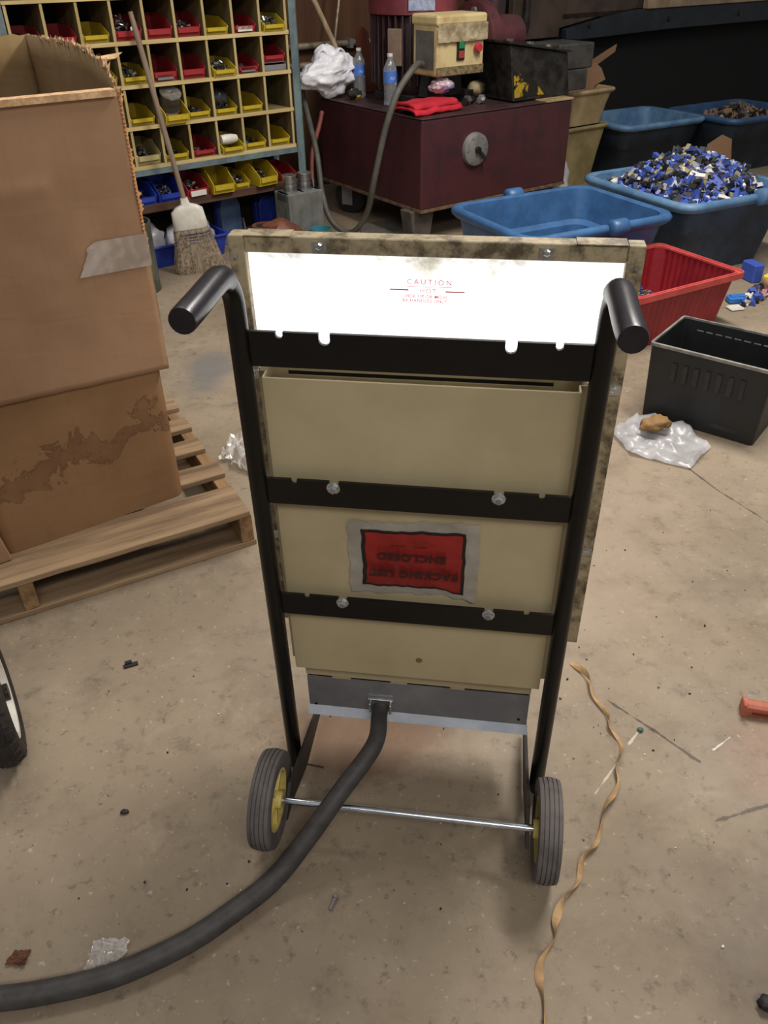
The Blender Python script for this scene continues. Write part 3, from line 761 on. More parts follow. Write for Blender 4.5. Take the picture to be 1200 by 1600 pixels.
for k, (x, y, s) in enumerate(((-.95, .1, 2), (-.78, .14, 5), (-.62, .12, 8))):
    lump('clear_bag', SF @ V3((x, y, .014)), .072, (CLEARB, WHITEBAG, CLEARB)[k], ('clear bag with red print in the blue tote', 'white crumpled bag in the blue tote under the broom', 'clear crinkled bag at the open end of the blue tote')[k], 'bag', (1, .9, 1.25), .35, 2.4, s)
JUGS = mat('steel_blue_plastic', '#596f93', '#43587c', 7, .4)
def case(label, x, y, rz, w_, d_, h_, m):
    t = thing('plastic_case', label, 'case', SF @ V3((x, y, 0)), SY + rz)
    MB().prism([(-w_ / 2, 0), (w_ / 2, 0), (w_ / 2, h_ * .8), (w_ / 2 - .03, h_), (-w_ / 2 + .03, h_), (-w_ / 2, h_ * .8)], 'y', 0, d_ * .46).build('case_half', m, t, bevel=.006, bseg=2)
    MB().prism([(-w_ / 2, 0), (w_ / 2, 0), (w_ / 2, h_ * .8), (w_ / 2 - .03, h_), (-w_ / 2 + .03, h_), (-w_ / 2, h_ * .8)], 'y', d_ * .5, d_).build('case_half', BLU, t, bevel=.006, bseg=2)
    MB().box(-w_ / 2 + .01, w_ / 2 - .01, d_ * .455, d_ * .505, .01, h_ - .012).build('seam', DARK, t)
case('steel-blue plastic case standing on edge under the brown shelf', -.38, .19, .15, .15, .085, .285, JUGS)
case('bright blue plastic case standing beside the cinder block', -.115, .19, .0, .13, .09, .25, BLU)
gb = thing('grey_bracket', 'grey steel bracket lying between the two blue cases', 'bracket', SF @ V3((-.25, .19, 0)), SY); gb.scale = (.5, .8, 1)
MB().prism([(-.09, 0), (.09, 0), (.09, .012), (-.05, .012), (-.09, .14), (-.10, .14)], 'y', 0, .06).build('bracket_body', GALV, gb, bevel=.003)
cin = thing('cinder_block', 'grey concrete block at the foot of the shelving post', 'block', SF @ V3((-.065, -.20, 0)), SY); cin.scale = (.84, .87, 1.46)
q = MB()
q.box(-.145, .145, 0, .19, 0, .03); q.box(-.145, .145, 0, .03, .03, .225); q.box(-.145, .145, .16, .19, .03, .225)
for x in (-.145, -.015, .115): q.box(x, x + .03, .03, .16, .03, .225)
q.box(-.145, .145, .03, .16, .19, .225)
q.build('block_body', GREYP, cin, bevel=.004)
for k, (x, l) in enumerate(((-.12, 'small spool of bright solder wire on the concrete block, the one by the post'), (-.015, 'small spool of bright solder wire on the concrete block, the one by the hose'))):
    spool('solder_spool', l, .043, .095, SF @ V3((x, -.115, .3288)), wire=mat('bright_wire', '#c3c5c8', '#7b7d80', 3, .3, .9, stretch=(1, 1, 60)))
LEA = mat('brown_leather', '#70412f', '#57301f', 12, .5, bump=.2)
le = thing('leather_pouch', 'brown leather tool pouch lying on the floor in front of the blue cases', 'pouch', SF @ V3((-.36, -.345, 0)), SY)
def lea(a, b):
    x = -.20 + .40 * a; y = -.12 + .24 * b
    return (x * (1 - .25 * (b - .5) ** 2), y * (1 - .5 * (2 * a - 1) ** 4), .012 + .235 * math.sqrt(max(0, (1 - (2 * a - 1) ** 2) * (1 - (2 * b - 1) ** 2))) + .012 * nz(x * 16, y * 16))
MB().grid(lea, 24, 14).build('pouch_body', LEA, le, smooth=70, solid=.012)
MB().lathe([(.075, 0), (.075, .012), (.055, .012), (.055, 0), (.075, 0)], (-.08, .0, .222), 'z', 20, cap0=False, cap1=False).build('opening', LEA, le, smooth=40)
MB().lathe([(.0001, .228), (.055, .228), (.055, .2285), (.0001, .2285)], (-.08, .0, 0), 'z', 20).build('opening_hollow', DARK, le)
cu_ = thing('teal_cup', 'teal translucent plastic bowl on the floor beside the hose', 'bowl', SF @ V3((-.03, -.29, 0))); cu_.scale = (1, 1, 1.7)
MB().lathe([(.05, 0), (.063, .075), (.066, .078), (.062, .078), (.048, .006)], seg=24).build('bowl_body', mat('teal_plastic', '#3e7f8d', '#32707f', 8, .3), cu_, smooth=40)
bd_ = MB().prism([(0, 0), (.40, -.02), (.30, .30), (.02, .22)], 'z', 0, .02).build('board_offcut', mat('grey_board', '#5d5850', '#4d4841', 8, .8), bevel=.002)
bd_.location = (-.12, 5.30, 0); bd_.rotation_euler = (0, 0, .15); tag(bd_, 'grey board offcut flat on the floor under the maroon machine', 'board')
gp = thing('drum_can', 'dull green-grey steel can half hidden behind the cardboard box', 'can', (-1.36, 4.36, 0))
MB().lathe([(.15, 0), (.15, .01), (.147, .015), (.147, .35), (.15, .355), (.15, .362), (.14, .362), (.14, .02)], seg=32).build('can_body', mat('green_grey_metal', '#66685c', '#4c4e45', 9, .5, .3), gp, smooth=40)

# ------------------------------------------------------------------ broom
br_ = thing('corn_broom', 'corn broom with white plastic shoulder leaning on the pigeonhole shelves', 'broom', (-1.035, 4.665, 0))
top = V3((-1.225, 4.73, 1.285)) - V3((-1.035, 4.665, 0)); capb = V3((-.015, -.01, .325))
dirn = (top - V3((-.045, -.005, .40))).normalized()
sd = V3((cos(.25), sin(.25), 0)); fn_ = V3((-sin(.25), cos(.25), 0))
MB().tube([V3((-.045, -.005, .40)) + (top - V3((-.045, -.005, .40))) * t for t in (0, .3, .6, .9, 1)], lambda t: .0145 if t < .8 else .012, 12).build('broom_handle', wood('grey_handle_wood', '#8d7a68', '#6f5f52', 2), br_, smooth=50)
def bsec(c, hw, ht, n=20):
    return [c + sd * hw * cos(2 * pi * k / n) * (1 if True else 1) + fn_ * ht * sin(2 * pi * k / n) for k in range(n)]
def sq(c, hw, ht, n=20, e=.35):
    out = []
    for k in range(n):
        a = 2 * pi * k / n; ca, sa = cos(a), sin(a)
        out.append(c + sd * hw * math.copysign(abs(ca) ** e, ca) + fn_ * ht * math.copysign(abs(sa) ** .8, sa) + V3((0, 0, hw * .12 * ca)))
    return out
C = lambda z: V3((-.045 + (.40 - z) * .11, -.005, z))
MB().loft([sq(C(.245), .093, .028), sq(C(.25), .097, .03), sq(C(.345), .088, .027), sq(C(.365), .06, .024), sq(C(.378), .026, .02), sq(C(.41), .02, .019)]).build('shoulder', WHITEP, br_, smooth=50)
STRAW = mat('broom_straw', '#9a8a73', '#6f6352', scale=14, stretch=(9, 9, .5), rough=.9, bump=.3, bscale=14)
MB().loft([sq(C(0), .135, .04), sq(C(.08), .13, .04), sq(C(.18), .108, .034), sq(C(.246), .092, .026)]).build('bristles', STRAW, br_, smooth=50)
st = MB()
for k in range(420):
    a = rnd.uniform(0, 2 * pi); ca, sa = cos(a), sin(a); zt = rnd.uniform(.16, .24); zb = rnd.uniform(-.0, .03)
    fx = math.copysign(abs(ca) ** .35, ca) * rnd.uniform(.9, 1.02); fy = math.copysign(abs(sa) ** .8, sa)
    p0 = C(zt) + sd * .104 * fx + fn_ * .033 * fy; p1 = C(zb) + sd * .138 * fx + fn_ * .043 * fy + sd * rnd.gauss(0, .006)
    w_ = .0016
    st.add([p0 - sd * w_ - fn_ * .001, p0 + sd * w_ - fn_ * .001, p1 + sd * w_ - fn_ * .002, p1 - sd * w_ - fn_ * .002, p0 + fn_ * .002, p1 + fn_ * .002], [(0, 1, 2, 3), (1, 4, 5, 2), (4, 0, 3, 5)])
tag(st.build('straws', mat('straw_strand', '#a3927b', '#665848', 60, .9), br_), kind='stuff')
for z in (.222, .205, .188, .172):
    ring = sq(C(z), .1005 + (.222 - z) * .24, .0335)
    MB().tube(ring + ring[:1], .0026, 6).build('stitching', mat('blue_twine', '#3f3f5c', rough=.8), br_)

# ------------------------------------------------------------------ hydraulic machine
mach = thing('hydraulic_power_unit', 'maroon hydraulic power unit with finned motor and cream control box', 'machine', TO, TY)
TL, TW, TZ, TB = 1.228, 1.13, .72, .207
MB().box(0, TL, 0, TW, TB, TZ - .006).build('tank', MAROON, mach, bevel=.012, bseg=2)
MB().box(-.006, .985, -.006, TW, TZ - .0055, TZ).build('tank_top', MAROOND, mach, bevel=.002)
MB().box(.99, TL + .006, -.006, TW, TZ - .0055, TZ + .006).build('cover_plate', mat('dusty_tan_plate', '#a9946a', '#7e6a47', 16, .9), mach, bevel=.002)
MB().box(-.004, TL, -.004, .03, TB - .012, TB + .006).build('bottom_rail', mat('rusty_edge', '#7a5f4c', '#54402f', 20, .8), mach)
MB().box(-.004, .03, .03, TW, TB - .012, TB + .006).build('bottom_rail', MC['rusty_edge'], mach)
for x, y in ((.06, .10), (1.1, .10), (1.1, 1.0)):
    MB().prism([(-.075, 0), (.075, 0), (.10, TB - .0125), (-.10, TB - .0125)], 'y', y - .05, y + .06).X
    MB(Matrix.Translation((x, 0, 0))).prism([(-.06, .0), (.06, .0), (.095, TB - .0125), (-.095, TB - .0125)], 'y', y - .04, y + .07).build('leg', mat('leg_grey', '#57504a', '#423c38', 12, .7), mach, bevel=.004)
cst = MB(Matrix.Translation((.10, .93, 0)) @ Matrix.Rotation(.5, 4, 'Z'))
cst.lathe([(.0001, -.03), (.10, -.03), (.115, -.02), (.115, .02), (.10, .03), (.0001, .03)], (0, 0, .115), 'x', 28)
cw_ = cst.build('caster_wheel', RUBD, mach, smooth=40)
MB(Matrix.Translation((.10, .93, 0)) @ Matrix.Rotation(.5, 4, 'Z')).box(-.045, -.036, -.03, .05, .06, .206).box(.036, .045, -.03, .05, .06, .206).build('caster_fork', GALV, mach)
dl = MB().lathe([(.0001, -.03), (.08, -.03), (.092, -.024), (.096, -.0), (.0001, 0)], (.406, 0, .515), 'y', 36).build('gauge_cover', mat('grey_cap', '#8a8884', '#716f6b', 10, .5, .3), mach, smooth=30)
MB().lathe([(.0001, -.05), (.018, -.05), (.02, -.03), (.0001, -.03)], (.406, 0, .515), 'y', 16).build('hub_nut', GREASE, dl, smooth=30)
MB(Matrix.Translation((.406, -.043, .515)) @ Matrix.Rotation(.75, 4, 'Y')).box(0, .09, -.006, .006, -.008, .008).build('pointer', GREASE, dl)
for k in range(6):
    a = 2 * pi * k / 6
    MB().lathe([(.0001, -.034), (.006, -.034), (.006, -.027), (.0001, -.027)], (.406 + .074 * cos(a), 0, .515 + .074 * sin(a)), 'y', 8).build('bolt', GALV, dl)
# motor
MO = (.455, .70)
MB().box(MO[0] - .21, MO[0] + .30, MO[1] - .27, MO[1] + .13, TZ, TZ + .05).build('motor_base', GREASE, mach, bevel=.004)
mt = MB().lathe([(.2, TZ + .05), (.215, TZ + .08), (.215, 1.20), (.2, 1.23)], (MO[0], MO[1], 0), 'z', 40).build('motor_body', MAROOND, mach, smooth=40)
for k in range(36):
    a = 2 * pi * k / 36
    X = Matrix.Translation((MO[0], MO[1], 0)) @ Matrix.Rotation(a, 4, 'Z')
    MB(X).box(.213, .268, -.0045, .0045, TZ + .10, 1.195).build('fin', MAROOND, mt)
MB().lathe([(.255, 1.195), (.275, 1.2), (.275, 1.40), (.24, 1.43)], (MO[0], MO[1], 0), 'z', 40).build('motor_cowl', mat('cowl_red', '#7a343b', '#632a31', 8, .45), mach, smooth=35)
nmx = Matrix.Translation((MO[0], MO[1], 0)) @ Matrix.Rotation(-2.02, 4, 'Z')
MB(nmx).box(.2725, .2785, -.08, .08, 1.222, 1.29).build('nameplate', mat('plate_grey', '#9aa3bb', '#7b84a0', 40, .4), mach)
MB(Matrix.Translation((MO[0], MO[1], 0)) @ Matrix.Rotation(-2.62, 4, 'Z')).box(.262, .285, -.045, .045, .93, 1.13).build('terminal_cover', mat('tan_grey_plate', '#7d6a5c', '#6a584c', 10, .6), mach, bevel=.004)
# control box
cbx = MB().box(.255, .62, .20, .43, .895, 1.195).build('control_box', CREAM, mach, bevel=.012, bseg=2)
MB().box(.247, .628, .186, .44, 1.155, 1.212).build('box_lid', CREAM, cbx, bevel=.014, bseg=2)
MB().box(.256, .619, .197, .2015, .900, .945).build('grime_strip', mat('grime', '#8d7a55', '#4f4230', 30, .8), cbx)
MB().box(.254, .262, .225, .40, .93, 1.13).build('side_panel', mat('side_grey', '#6c6862', '#5a5752', 10, .6), cbx)
MB().box(.405, .462, .188, .2, .975, 1.082).build('switch_plate', mat('switch_black', '#1b1a1a', rough=.5), cbx, bevel=.003)
MB().box(.414, .453, .180, .1885, 1.034, 1.075).build('green_button', mat('green_plastic', '#1f7d4d', rough=.4), cbx, bevel=.004)
MB().box(.414, .453, .180, .1885, .984, 1.024).build('red_button', mat('dull_red_plastic', '#9b3b31', rough=.4), cbx, bevel=.004)
MB().lathe([(.0001, .165), (.022, .165), (.027, .175), (.027, .185), (.018, .188), (.018, .2), (.0001, .2)], (.558, 0, 1.035), 'y', 20).build('stop_button', mat('stop_red', '#b5333c', rough=.4), cbx, smooth=40)
cel = MB().grid(lambda a, b: (.25 + .38 * a, .183 - .012 * abs(nz(a * 9, b * 5)), 1.075 + .09 * b - .012 * abs(nz(a * 8, 3)) * (1 - b)), 26, 8).build('torn_tape', mat('old_tape', '#b7a88a', '#8a7a5c', 18, .3, bump=.3), cbx, smooth=40)
MB().prism([(.3, TZ + .05), (.58, TZ + .05), (.56, .9), (.32, .9)], 'y', .34, .43).build('box_bracket', GREASE, mach)
# pump and flange
MB().lathe([(.12, .60), (.14, .64), (.14, .86), (.16, .9)], (0, .62, 1.0), 'x', 28).build('pump_housing', MAROOND, mach, smooth=40)
flg = MB().lathe([(.10, .86), (.205, .872), (.215, .88), (.215, .955), (.13, .96), (.12, 1.25)], (0, .62, 1.04), 'x', 36).build('flange', mat('flange_red', '#5d2d30', '#462427', 8, .5), mach, smooth=35)
for k in range(8):
    a = 2 * pi * k / 8 + .2
    MB().lathe([(.0001, .852), (.022, .852), (.022, .878), (.0001, .878)], (0, .62 + .16 * cos(a), 1.04 + .16 * sin(a)), 'x', 6).build('bolt', GALV, flg)
MB().prism([(.7, TZ), (1.02, TZ), (.96, .98), (.78, .98)], 'y', .66, .74).build('pump_foot', GREASE, mach, bevel=.004)
MB().lathe([(.085, 1.0), (.085, 1.5)], (1.12, .70, 0), 'z', 24).build('riser_pipe', MAROOND, mach, smooth=40)
MB().tube(spline([(.62, .70, 1.3), (.72, .75, 1.34), (.85, .8, 1.32), (1.0, .85, 1.28)], 8), .03, 12).build('supply_pipe', GREASE, mach, smooth=40)
# greasy steel block with yellow paint
gs = thing('steel_block', 'greasy black steel block with worn yellow paint on the machine top', 'block', TO, TY)
WORN = mat('worn_yellow_on_black', '#1b1917', '#a88a1e', 9, .5, bump=.1, thr=(.48, .53))
MB().prism([(.79, TZ + .0065), (1.285, TZ + .0065), (1.235, .972), (.735, 1.045)], 'y', .09, .36).build('block_body', GREASE, gs, bevel=.006)
MB().prism([(.7955, TZ + .03), (1.05, TZ + .03), (.95, .84), (.775, .90)], 'y', .0868, .0902).build('yellow_paint', WORN, gs)
MB().prism([(.71, 1.0495), (1.25, .972), (1.25, .985), (.71, 1.065)], 'y', .07, .38).build('top_plate', GREASE, gs, bevel=.003)
for x in (.82, 1.0, 1.16):
    MB(Matrix.Translation((x, .2, 1.068 - (x - .71) * .145))).lathe([(.03, -.004), (.028, .012), (.0001, .014)], seg=12).build('stud', SCRAP, gs, smooth=40)
g2 = thing('grey_casting', 'square grey steel casting bolted beyond the greasy black block', 'casting', TO, TY)
MB().box(1.29, 1.62, .22, .52, TZ + .13, 1.0).build('casting_body', mat('grey_cast', '#55534f', '#3c3a37', 8, .5, .4), g2, bevel=.008)
MB().box(1.29, 1.57, .21, .46, TZ + .0065, TZ + .129).build('casting_foot', MC['grey_cast'], g2, bevel=.006)
# things on the machine top
def on(a, o_, z=0): return TF @ V3((a, o_, TZ + z))
wb_ = thing('carrier_bag', 'crumpled white plastic carrier bag slumped on the maroon tank', 'bag', on(.02, 1.01, .001), TY)
bm = bmesh.new(); bmesh.ops.create_icosphere(bm, subdivisions=5, radius=1)
for v in bm.verts:
    n = 1 + .34 * nz(v.co.x * 1.6 + 4, v.co.y * 1.6, v.co.z * 1.6) - .22 * abs(nz(v.co.x * 2.6, v.co.y * 2.6, v.co.z * 2.6 + 2)) + .05 * nz(v.co.x * 7, v.co.y * 7, v.co.z * 7)
    w_ = 1.0 - .25 * v.co.z
    v.co = V3((v.co.x * .19 * w_ * n - .03 * (v.co.z < 0), v.co.y * .105 * n, v.co.z * .135 * n))
zm = min(v.co.z for v in bm.verts)
for v in bm.verts: v.co.z -= zm
me = bpy.data.meshes.new('bag_body'); bm.to_mesh(me); bm.free(); me.materials.append(WHITEBAG); me.polygons.foreach_set('use_smooth', [True] * len(me.polygons))
o = bpy.data.objects.new('bag_body', me); COL.objects.link(o); o.parent = wb_
for s, (x0, x1) in enumerate(((-.12, -.03), (.02, .11))):
    MB().tube(spline([(x0, 0, .17), (x0 + .01, -.02, .25), ((x0 + x1) / 2, -.02, .285), (x1 - .01, -.02, .255), (x1, 0, .17)], 8), lambda t: .02 + .012 * abs(t - .5), 8, flat=.35).build('bag_handle', WHITEBAG, wb_, smooth=60)
PET = mat('clear_bottle', '#e8eef4', rough=.06, trans=.85, spec=.6)
def bottle(label, loc, r=.041, h=.285):
    t = thing('water_bottle', label, 'bottle', loc, 0)
    pf = [(r * .8, 0), (r, .008)]
    for k in range(6): pf += [(r, .02 + k * .016), (r * .93, .028 + k * .016)]
    pf += [(r, .122), (r, h * .68), (r * .92, h * .75), (r * .42, h * .90), (r * .36, h * .91), (r * .36, h * .955)]
    MB().lathe(pf, seg=24).build('bottle_body', PET, t, smooth=40)
    MB().lathe([(r * 1.012, h * .45), (r * 1.012, h * .67)], seg=24, cap0=False, cap1=False).build('paper_label', mat('blue_label', '#4a74c4', '#a9c2ea', 22, .4, thr=(.55, .7)), t, smooth=40)
    MB().lathe([(r * .42, h * .945), (r * .42, h), (r * .3, h * 1.003)], seg=16).build('cap', WHITEP, t, smooth=40)
bottle('clear water bottle with blue label next to the carrier bag', on(.205, .945, .0006)); bottle('clear water bottle with blue label standing alone near the tank edge', on(.154, .526, .0005))
glv = lump('work_glove', on(.105, .855, .001), .045, mat('black_yellow_glove', '#16140f', '#c79a1f', 16, .7, thr=(.52, .6)), 'black and yellow work glove in front of the carrier bag', 'glove', (1.1, .7, .7), .35, 2, 5, .5)
cl_ = thing('red_cloth', 'folded bright red cloth on the front edge of the maroon tank', 'cloth', on(.18, .20, .0), TY + .12)
CLO = mat('red_cloth', '#c11c30', '#a91426', 14, .85, bump=.3, bscale=120)
def fold(z0, hx_, hy_, sh_):
    return lambda a, b: (-hx_ + 2 * hx_ * a + sh_ * b, -hy_ + 2 * hy_ * b, z0 + .022 * math.sqrt(max(0, 1 - (2 * b - 1) ** 8)) + .008 * nz(a * 5, b * 4, z0 * 50))
MB().grid(fold(.010, .195, .12, .04), 26, 12).build('cloth_layer', CLO, cl_, smooth=70, solid=.014)
MB().grid(fold(.034, .18, .10, .03), 26, 12).build('cloth_layer', CLO, cl_, smooth=70, solid=.014)
cbag = lump('parts_bag', on(.34, .25, .074), .062, mat('clear_bag_print', '#cbb3bb', '#3d55b5', 7, .2, alpha=.85, thr=(.5, .62)), 'clear bag with blue and red print lying on the red cloth', 'bag', (1.2, .8, .65), .3, 2.4, 9, .4, 4)
for k, (a_, o_, l) in enumerate(((.50, .22, 'black steel fitting beside the red cloth'), (.60, .20, 'bright hose fitting at the tank edge beyond the red cloth'))):
    f_ = thing('hose_fitting', l, 'fitting', on(a_, o_, .0), TY + .4)
    MB().lathe([(.022, 0), (.022, .10), (.015, .10), (.015, .14)] if k == 0 else [(.018, 0), (.018, .05), (.012, .05), (.012, .08)], (0, 0, .022), 'x', 6).build('fitting_body', GREASE if k == 0 else ZINC, f_)
    MB().lathe([(.027, .03), (.027, .05)], (0, 0, .028), 'x', 6).build('fitting_nut', ZINC, f_)
lump('cork_ball', on(.80, .46, .001), .05, mat('tan_knob', '#b3a07c', '#92815f', 10, .7), 'pale tan knob of foam lying beside the pump foot', 'knob', (1.2, 1, .9), .12, 2, 2)
# poles and paddle
pole = MB(TF).tube([(.69, 1.17, .01), (.44, 1.165, .5), (.18, 1.18, .99), (.05, 1.2, 1.25), (-.2, 1.3, 1.72)], .017, 12).build('tan_pole', wood('pole_wood', '#b7a184', '#8d7a60', 2), smooth=40); tag(pole, 'tan wooden pole standing behind the white carrier bag', 'pole')
pol2 = MB(TF).tube([(.28, 1.45, .02), (.315, 1.42, .97), (.40, 1.46, 1.26), (.48, 1.6, 1.75)], .009, 8).build('thin_rod', PIPE, smooth=40); tag(pol2, 'thin grey rod leaning on the brown wall behind the bag', 'rod')
pdl = thing('wooden_paddle', 'red-brown wooden paddle leaning between the water bottles', 'paddle', TO, TY)
MB().prism([(.33, TZ + .001), (.45, TZ + .001), (.37, 1.08), (.33, 1.115), (.29, 1.10), (.28, 1.05)], 'y', 1.075, 1.10).build('paddle_blade', wood('red_wood', '#7d4a3a', '#68392c', 2), pdl, bevel=.004)
# hoses
def tl(p): return TF @ V3(p)
hz = [(.226, .30, .96), (.18, .27, .968), (.10, .19, .972), (.022, .13, .955), (-.06, .12, .885), (-.113, .12, .806), (-.162, .15, .639), (-.202, .2, .389), (-.19, .3, .178), (-.222, .4, .045), (-.256, .5, .028), (-.287, .6, .094), (-.275, .7, .232), (-.238, .8, .447), (-.16, 1.03, .66), (-.085, 1.24, .85), (-.044, 1.32, .94), (-.02, 1.42, 1.15)]
hg = MB().tube(spline([tl(p) for p in hz], 8), .0185, 10).build('grey_hose', mat('hose_grey', '#5b5950', '#4a4842', 14, .6), smooth=60); tag(hg, 'grey flexible hose looping from the control box down to the floor', 'hose')
rz_ = [(-.05, 1.02, .65), (-.087, 1.0, .576), (-.184, .95, .418), (-.226, .9, .251), (-.252, .82, .12)]
hr = thing('red_hose', 'faded red air hose with brass end hanging beside the concrete block', 'hose', (0, 0, 0))
MB().tube(spline([tl(p) for p in rz_], 8), .015, 10).build('hose_line', mat('hose_red', '#8c4a42', '#743b35', 14, .6), hr, smooth=60)
MB().tube([tl((-.222, .905, .262)), tl((-.238, .87, .20))], .022, 10).build('hose_coupler', GREASE, hr, smooth=40)
MB().tube([tl((-.252, .82, .12)), tl((-.262, .79, .075))], .010, 8).build('hose_end', PIPE, hr, smooth=40)

# ------------------------------------------------------------------ tan tubs behind the machine
def tub(name, label, cat, L, Wd, H, tap, r, rim, wall, loc, rz, m, ledge=None, group=None, mrim=None):
    t = thing(name, label, cat, loc, rz, group)
    R = tub_mesh(L, Wd, H, tap, r, rim, wall, ledge)
    k = 3 if ledge else 2
    MB().loft(R[:k + 2], True, False).loft(R[-(3 if ledge else 2):][::1], False, True).build('tub_body', m, t, smooth=40)
    MB().loft(R[k + 1:len(R) - (2 if ledge else 1)], False, False).build('tub_rim', mrim or m, t, smooth=60)
    return t
o1 = TF @ V3((1.86, .72, 0)); o2 = TF @ V3((1.62, .72, .42))
tub('tan_tub', 'tan plastic tub at the bottom of the stack behind the maroon tank', 'tub', .54, .52, .43, .05, .05, .02, .008, o1, TY, mat('olive_tan_plastic', '#9a8a60', '#7d6f4b', 5, .6))
tub('tan_tub', 'tan plastic tub stacked on top behind the maroon tank', 'tub', .56, .54, .24, .04, .05, .02, .008, TF @ V3((1.86, .72, .4305)), TY, TAN)
for pl, o_, l in (([(1.74, .52), (2.05, .52), (2.09, .67), (2.20, .70), (2.14, .78), (2.07, .82), (1.90, .71)], .60, 'brown cardboard flap poking from the stacked tan tub'), ([(1.80, .55), (1.97, .55), (2.06, .67), (2.50, .85), (2.51, .90), (2.42, .87), (1.90, .68)], .80, 'torn cardboard strip slanting out of the tan tub towards the dark hood')):
    tag(MB(TF).prism(pl, 'y', o_, o_ + .006).build('cardboard_flap', CARD), l, 'cardboard')
lump('clear_bag', TF @ V3((1.30, .12, 0.0)), .10, CLEARB, 'crumpled clear bag by the corner of the maroon tank', 'bag', (.7, .7, 1.6), .3, 2.3, 4)

# ------------------------------------------------------------------ blue tubs
YW1 = .49
def yawed(c, yaw, a, b): return (c[0] + a * cos(yaw) - b * sin(yaw), c[1] + a * sin(yaw) + b * cos(yaw), 0)
t1 = tub('blue_tub', 'empty blue plastic tub directly behind the glowing cart panel', 'tub', .86, .68, .42, .07, .09, .035, .012, (.93, 4.28, 0), .47, TUBB, .03, 'blue plastic tubs')
for x, y in ((-.02, .38), (.06, -.38)):
    MB().lathe([(.0001, -.05), (.03, -.05), (.042, -.04), (.042, .04), (.03, .05), (.0001, .05)], (x, y, .405), 'x', 12).build('rim_clip', TUBB, t1, smooth=50)
MB().grid(lambda a, b: (.02 + .24 * a + .03 * nz(b * 4, a * 3), -.06 + .14 * b * (1 - .5 * a) + .03 * nz(a * 6, 1), .02 + .05 * a + .02 * nz(a * 8, b * 8)), 14, 6).build('tape_scrap', mat('tan_scrap', '#b3a06a', '#8d7a48', 10, .7), None, smooth=60).matrix_world = frame((.93, 4.28, 0), .47)
tp = [o for o in COL.objects if o.name.startswith('tape_scrap')][-1]; tag(tp, 'crumpled tan scrap lying in the empty blue tub', 'scrap')
T2C, T2Y = (1.78, 4.86), .47
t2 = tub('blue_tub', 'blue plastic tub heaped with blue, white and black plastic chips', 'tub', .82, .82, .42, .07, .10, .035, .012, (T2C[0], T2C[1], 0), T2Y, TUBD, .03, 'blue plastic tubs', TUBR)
MB().lathe([(.0001, -.06), (.03, -.06), (.045, -.05), (.045, .05), (.03, .06), (.0001, .06)], (.12, -.445, .405), 'x', 12).build('rim_clip', TUBR, t2, smooth=50)
CH = [mat('chip_blue', '#4259ac', rough=.4), mat('chip_blue_dark', '#24346f', rough=.4), mat('chip_blue_light', '#7088c8', rough=.4), mat('chip_black', '#191919', rough=.5), mat('chip_grey', '#4a4a4c', rough=.5), mat('chip_white', '#dedbd2', rough=.5), mat('chip_tan', '#8d8468', rough=.6), mat('chip_black', ''), mat('chip_blue', ''), mat('chip_blue_dark', ''), mat('chip_black', '')]
def heap(hx_, hy_, z0, hgt, X):
    def fn():
        a, b = rnd.uniform(-1, 1), rnd.uniform(-1, 1)
        z = z0 + hgt * max(0, 1 - (a * a + b * b * .9)) ** .85 + rnd.uniform(-.02, .012) + .05 * nz(a * 2.2, b * 2.2, 3)
        if abs(a) > .8 and abs(b) > .8: a *= .9; b *= .9
        return X @ V3((a * hx_, b * hy_, z))
    return fn
T2F = frame((T2C[0], T2C[1], 0), T2Y)
MB(T2F).grid(lambda a, b: ((a * 2 - 1) * .35, (b * 2 - 1) * .35, .34 + .16 * max(0, 1 - ((a * 2 - 1) ** 2 + (b * 2 - 1) ** 2 * .9)) ** .85), 24, 24).build('chip_heap_core', CH[4], None, smooth=60)
core = COL.objects['chip_heap_core']; 
hp = chips('plastic_chips', 3400, heap(.37, .37, .365, .17, T2F), (.012, .040), CH, 'heap of blue, white and black plastic chips in a blue tub', 'plastic chips')
core.parent = hp; core.name = 'chip_core'
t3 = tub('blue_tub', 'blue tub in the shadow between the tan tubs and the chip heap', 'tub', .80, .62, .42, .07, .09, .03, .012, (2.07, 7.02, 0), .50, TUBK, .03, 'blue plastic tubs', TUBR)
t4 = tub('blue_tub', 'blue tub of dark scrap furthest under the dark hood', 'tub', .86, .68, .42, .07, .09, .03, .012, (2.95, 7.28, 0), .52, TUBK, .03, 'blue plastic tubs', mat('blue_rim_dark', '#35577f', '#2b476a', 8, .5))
chips('dark_scrap', 500, heap(.33, .25, .33, .08, frame((2.95, 7.28, 0), .52)), (.012, .035), [SCRAPD, SCRAP, CARD], 'dark mixed scrap filling the furthest blue tub', 'scrap')
for k, (p, l) in enumerate((((2.55, 6.35, .0), 'small cardboard piece leaning on the shadowed blue tub'), ((2.95, 6.05, 0), 'brown cardboard offcut standing behind the chip heap'))):
    f_ = MB(Matrix.Rotation(.5, 4, 'Z') @ Matrix.Rotation(-.25, 4, 'X')).prism([(-.13, 0), (.14, .0), (.15, .34 - .05 * k), (.05, .38), (-.1, .33)], 'y', 0, .006).build('cardboard_piece', CARD); f_.location = p; tag(f_, l, 'cardboard')

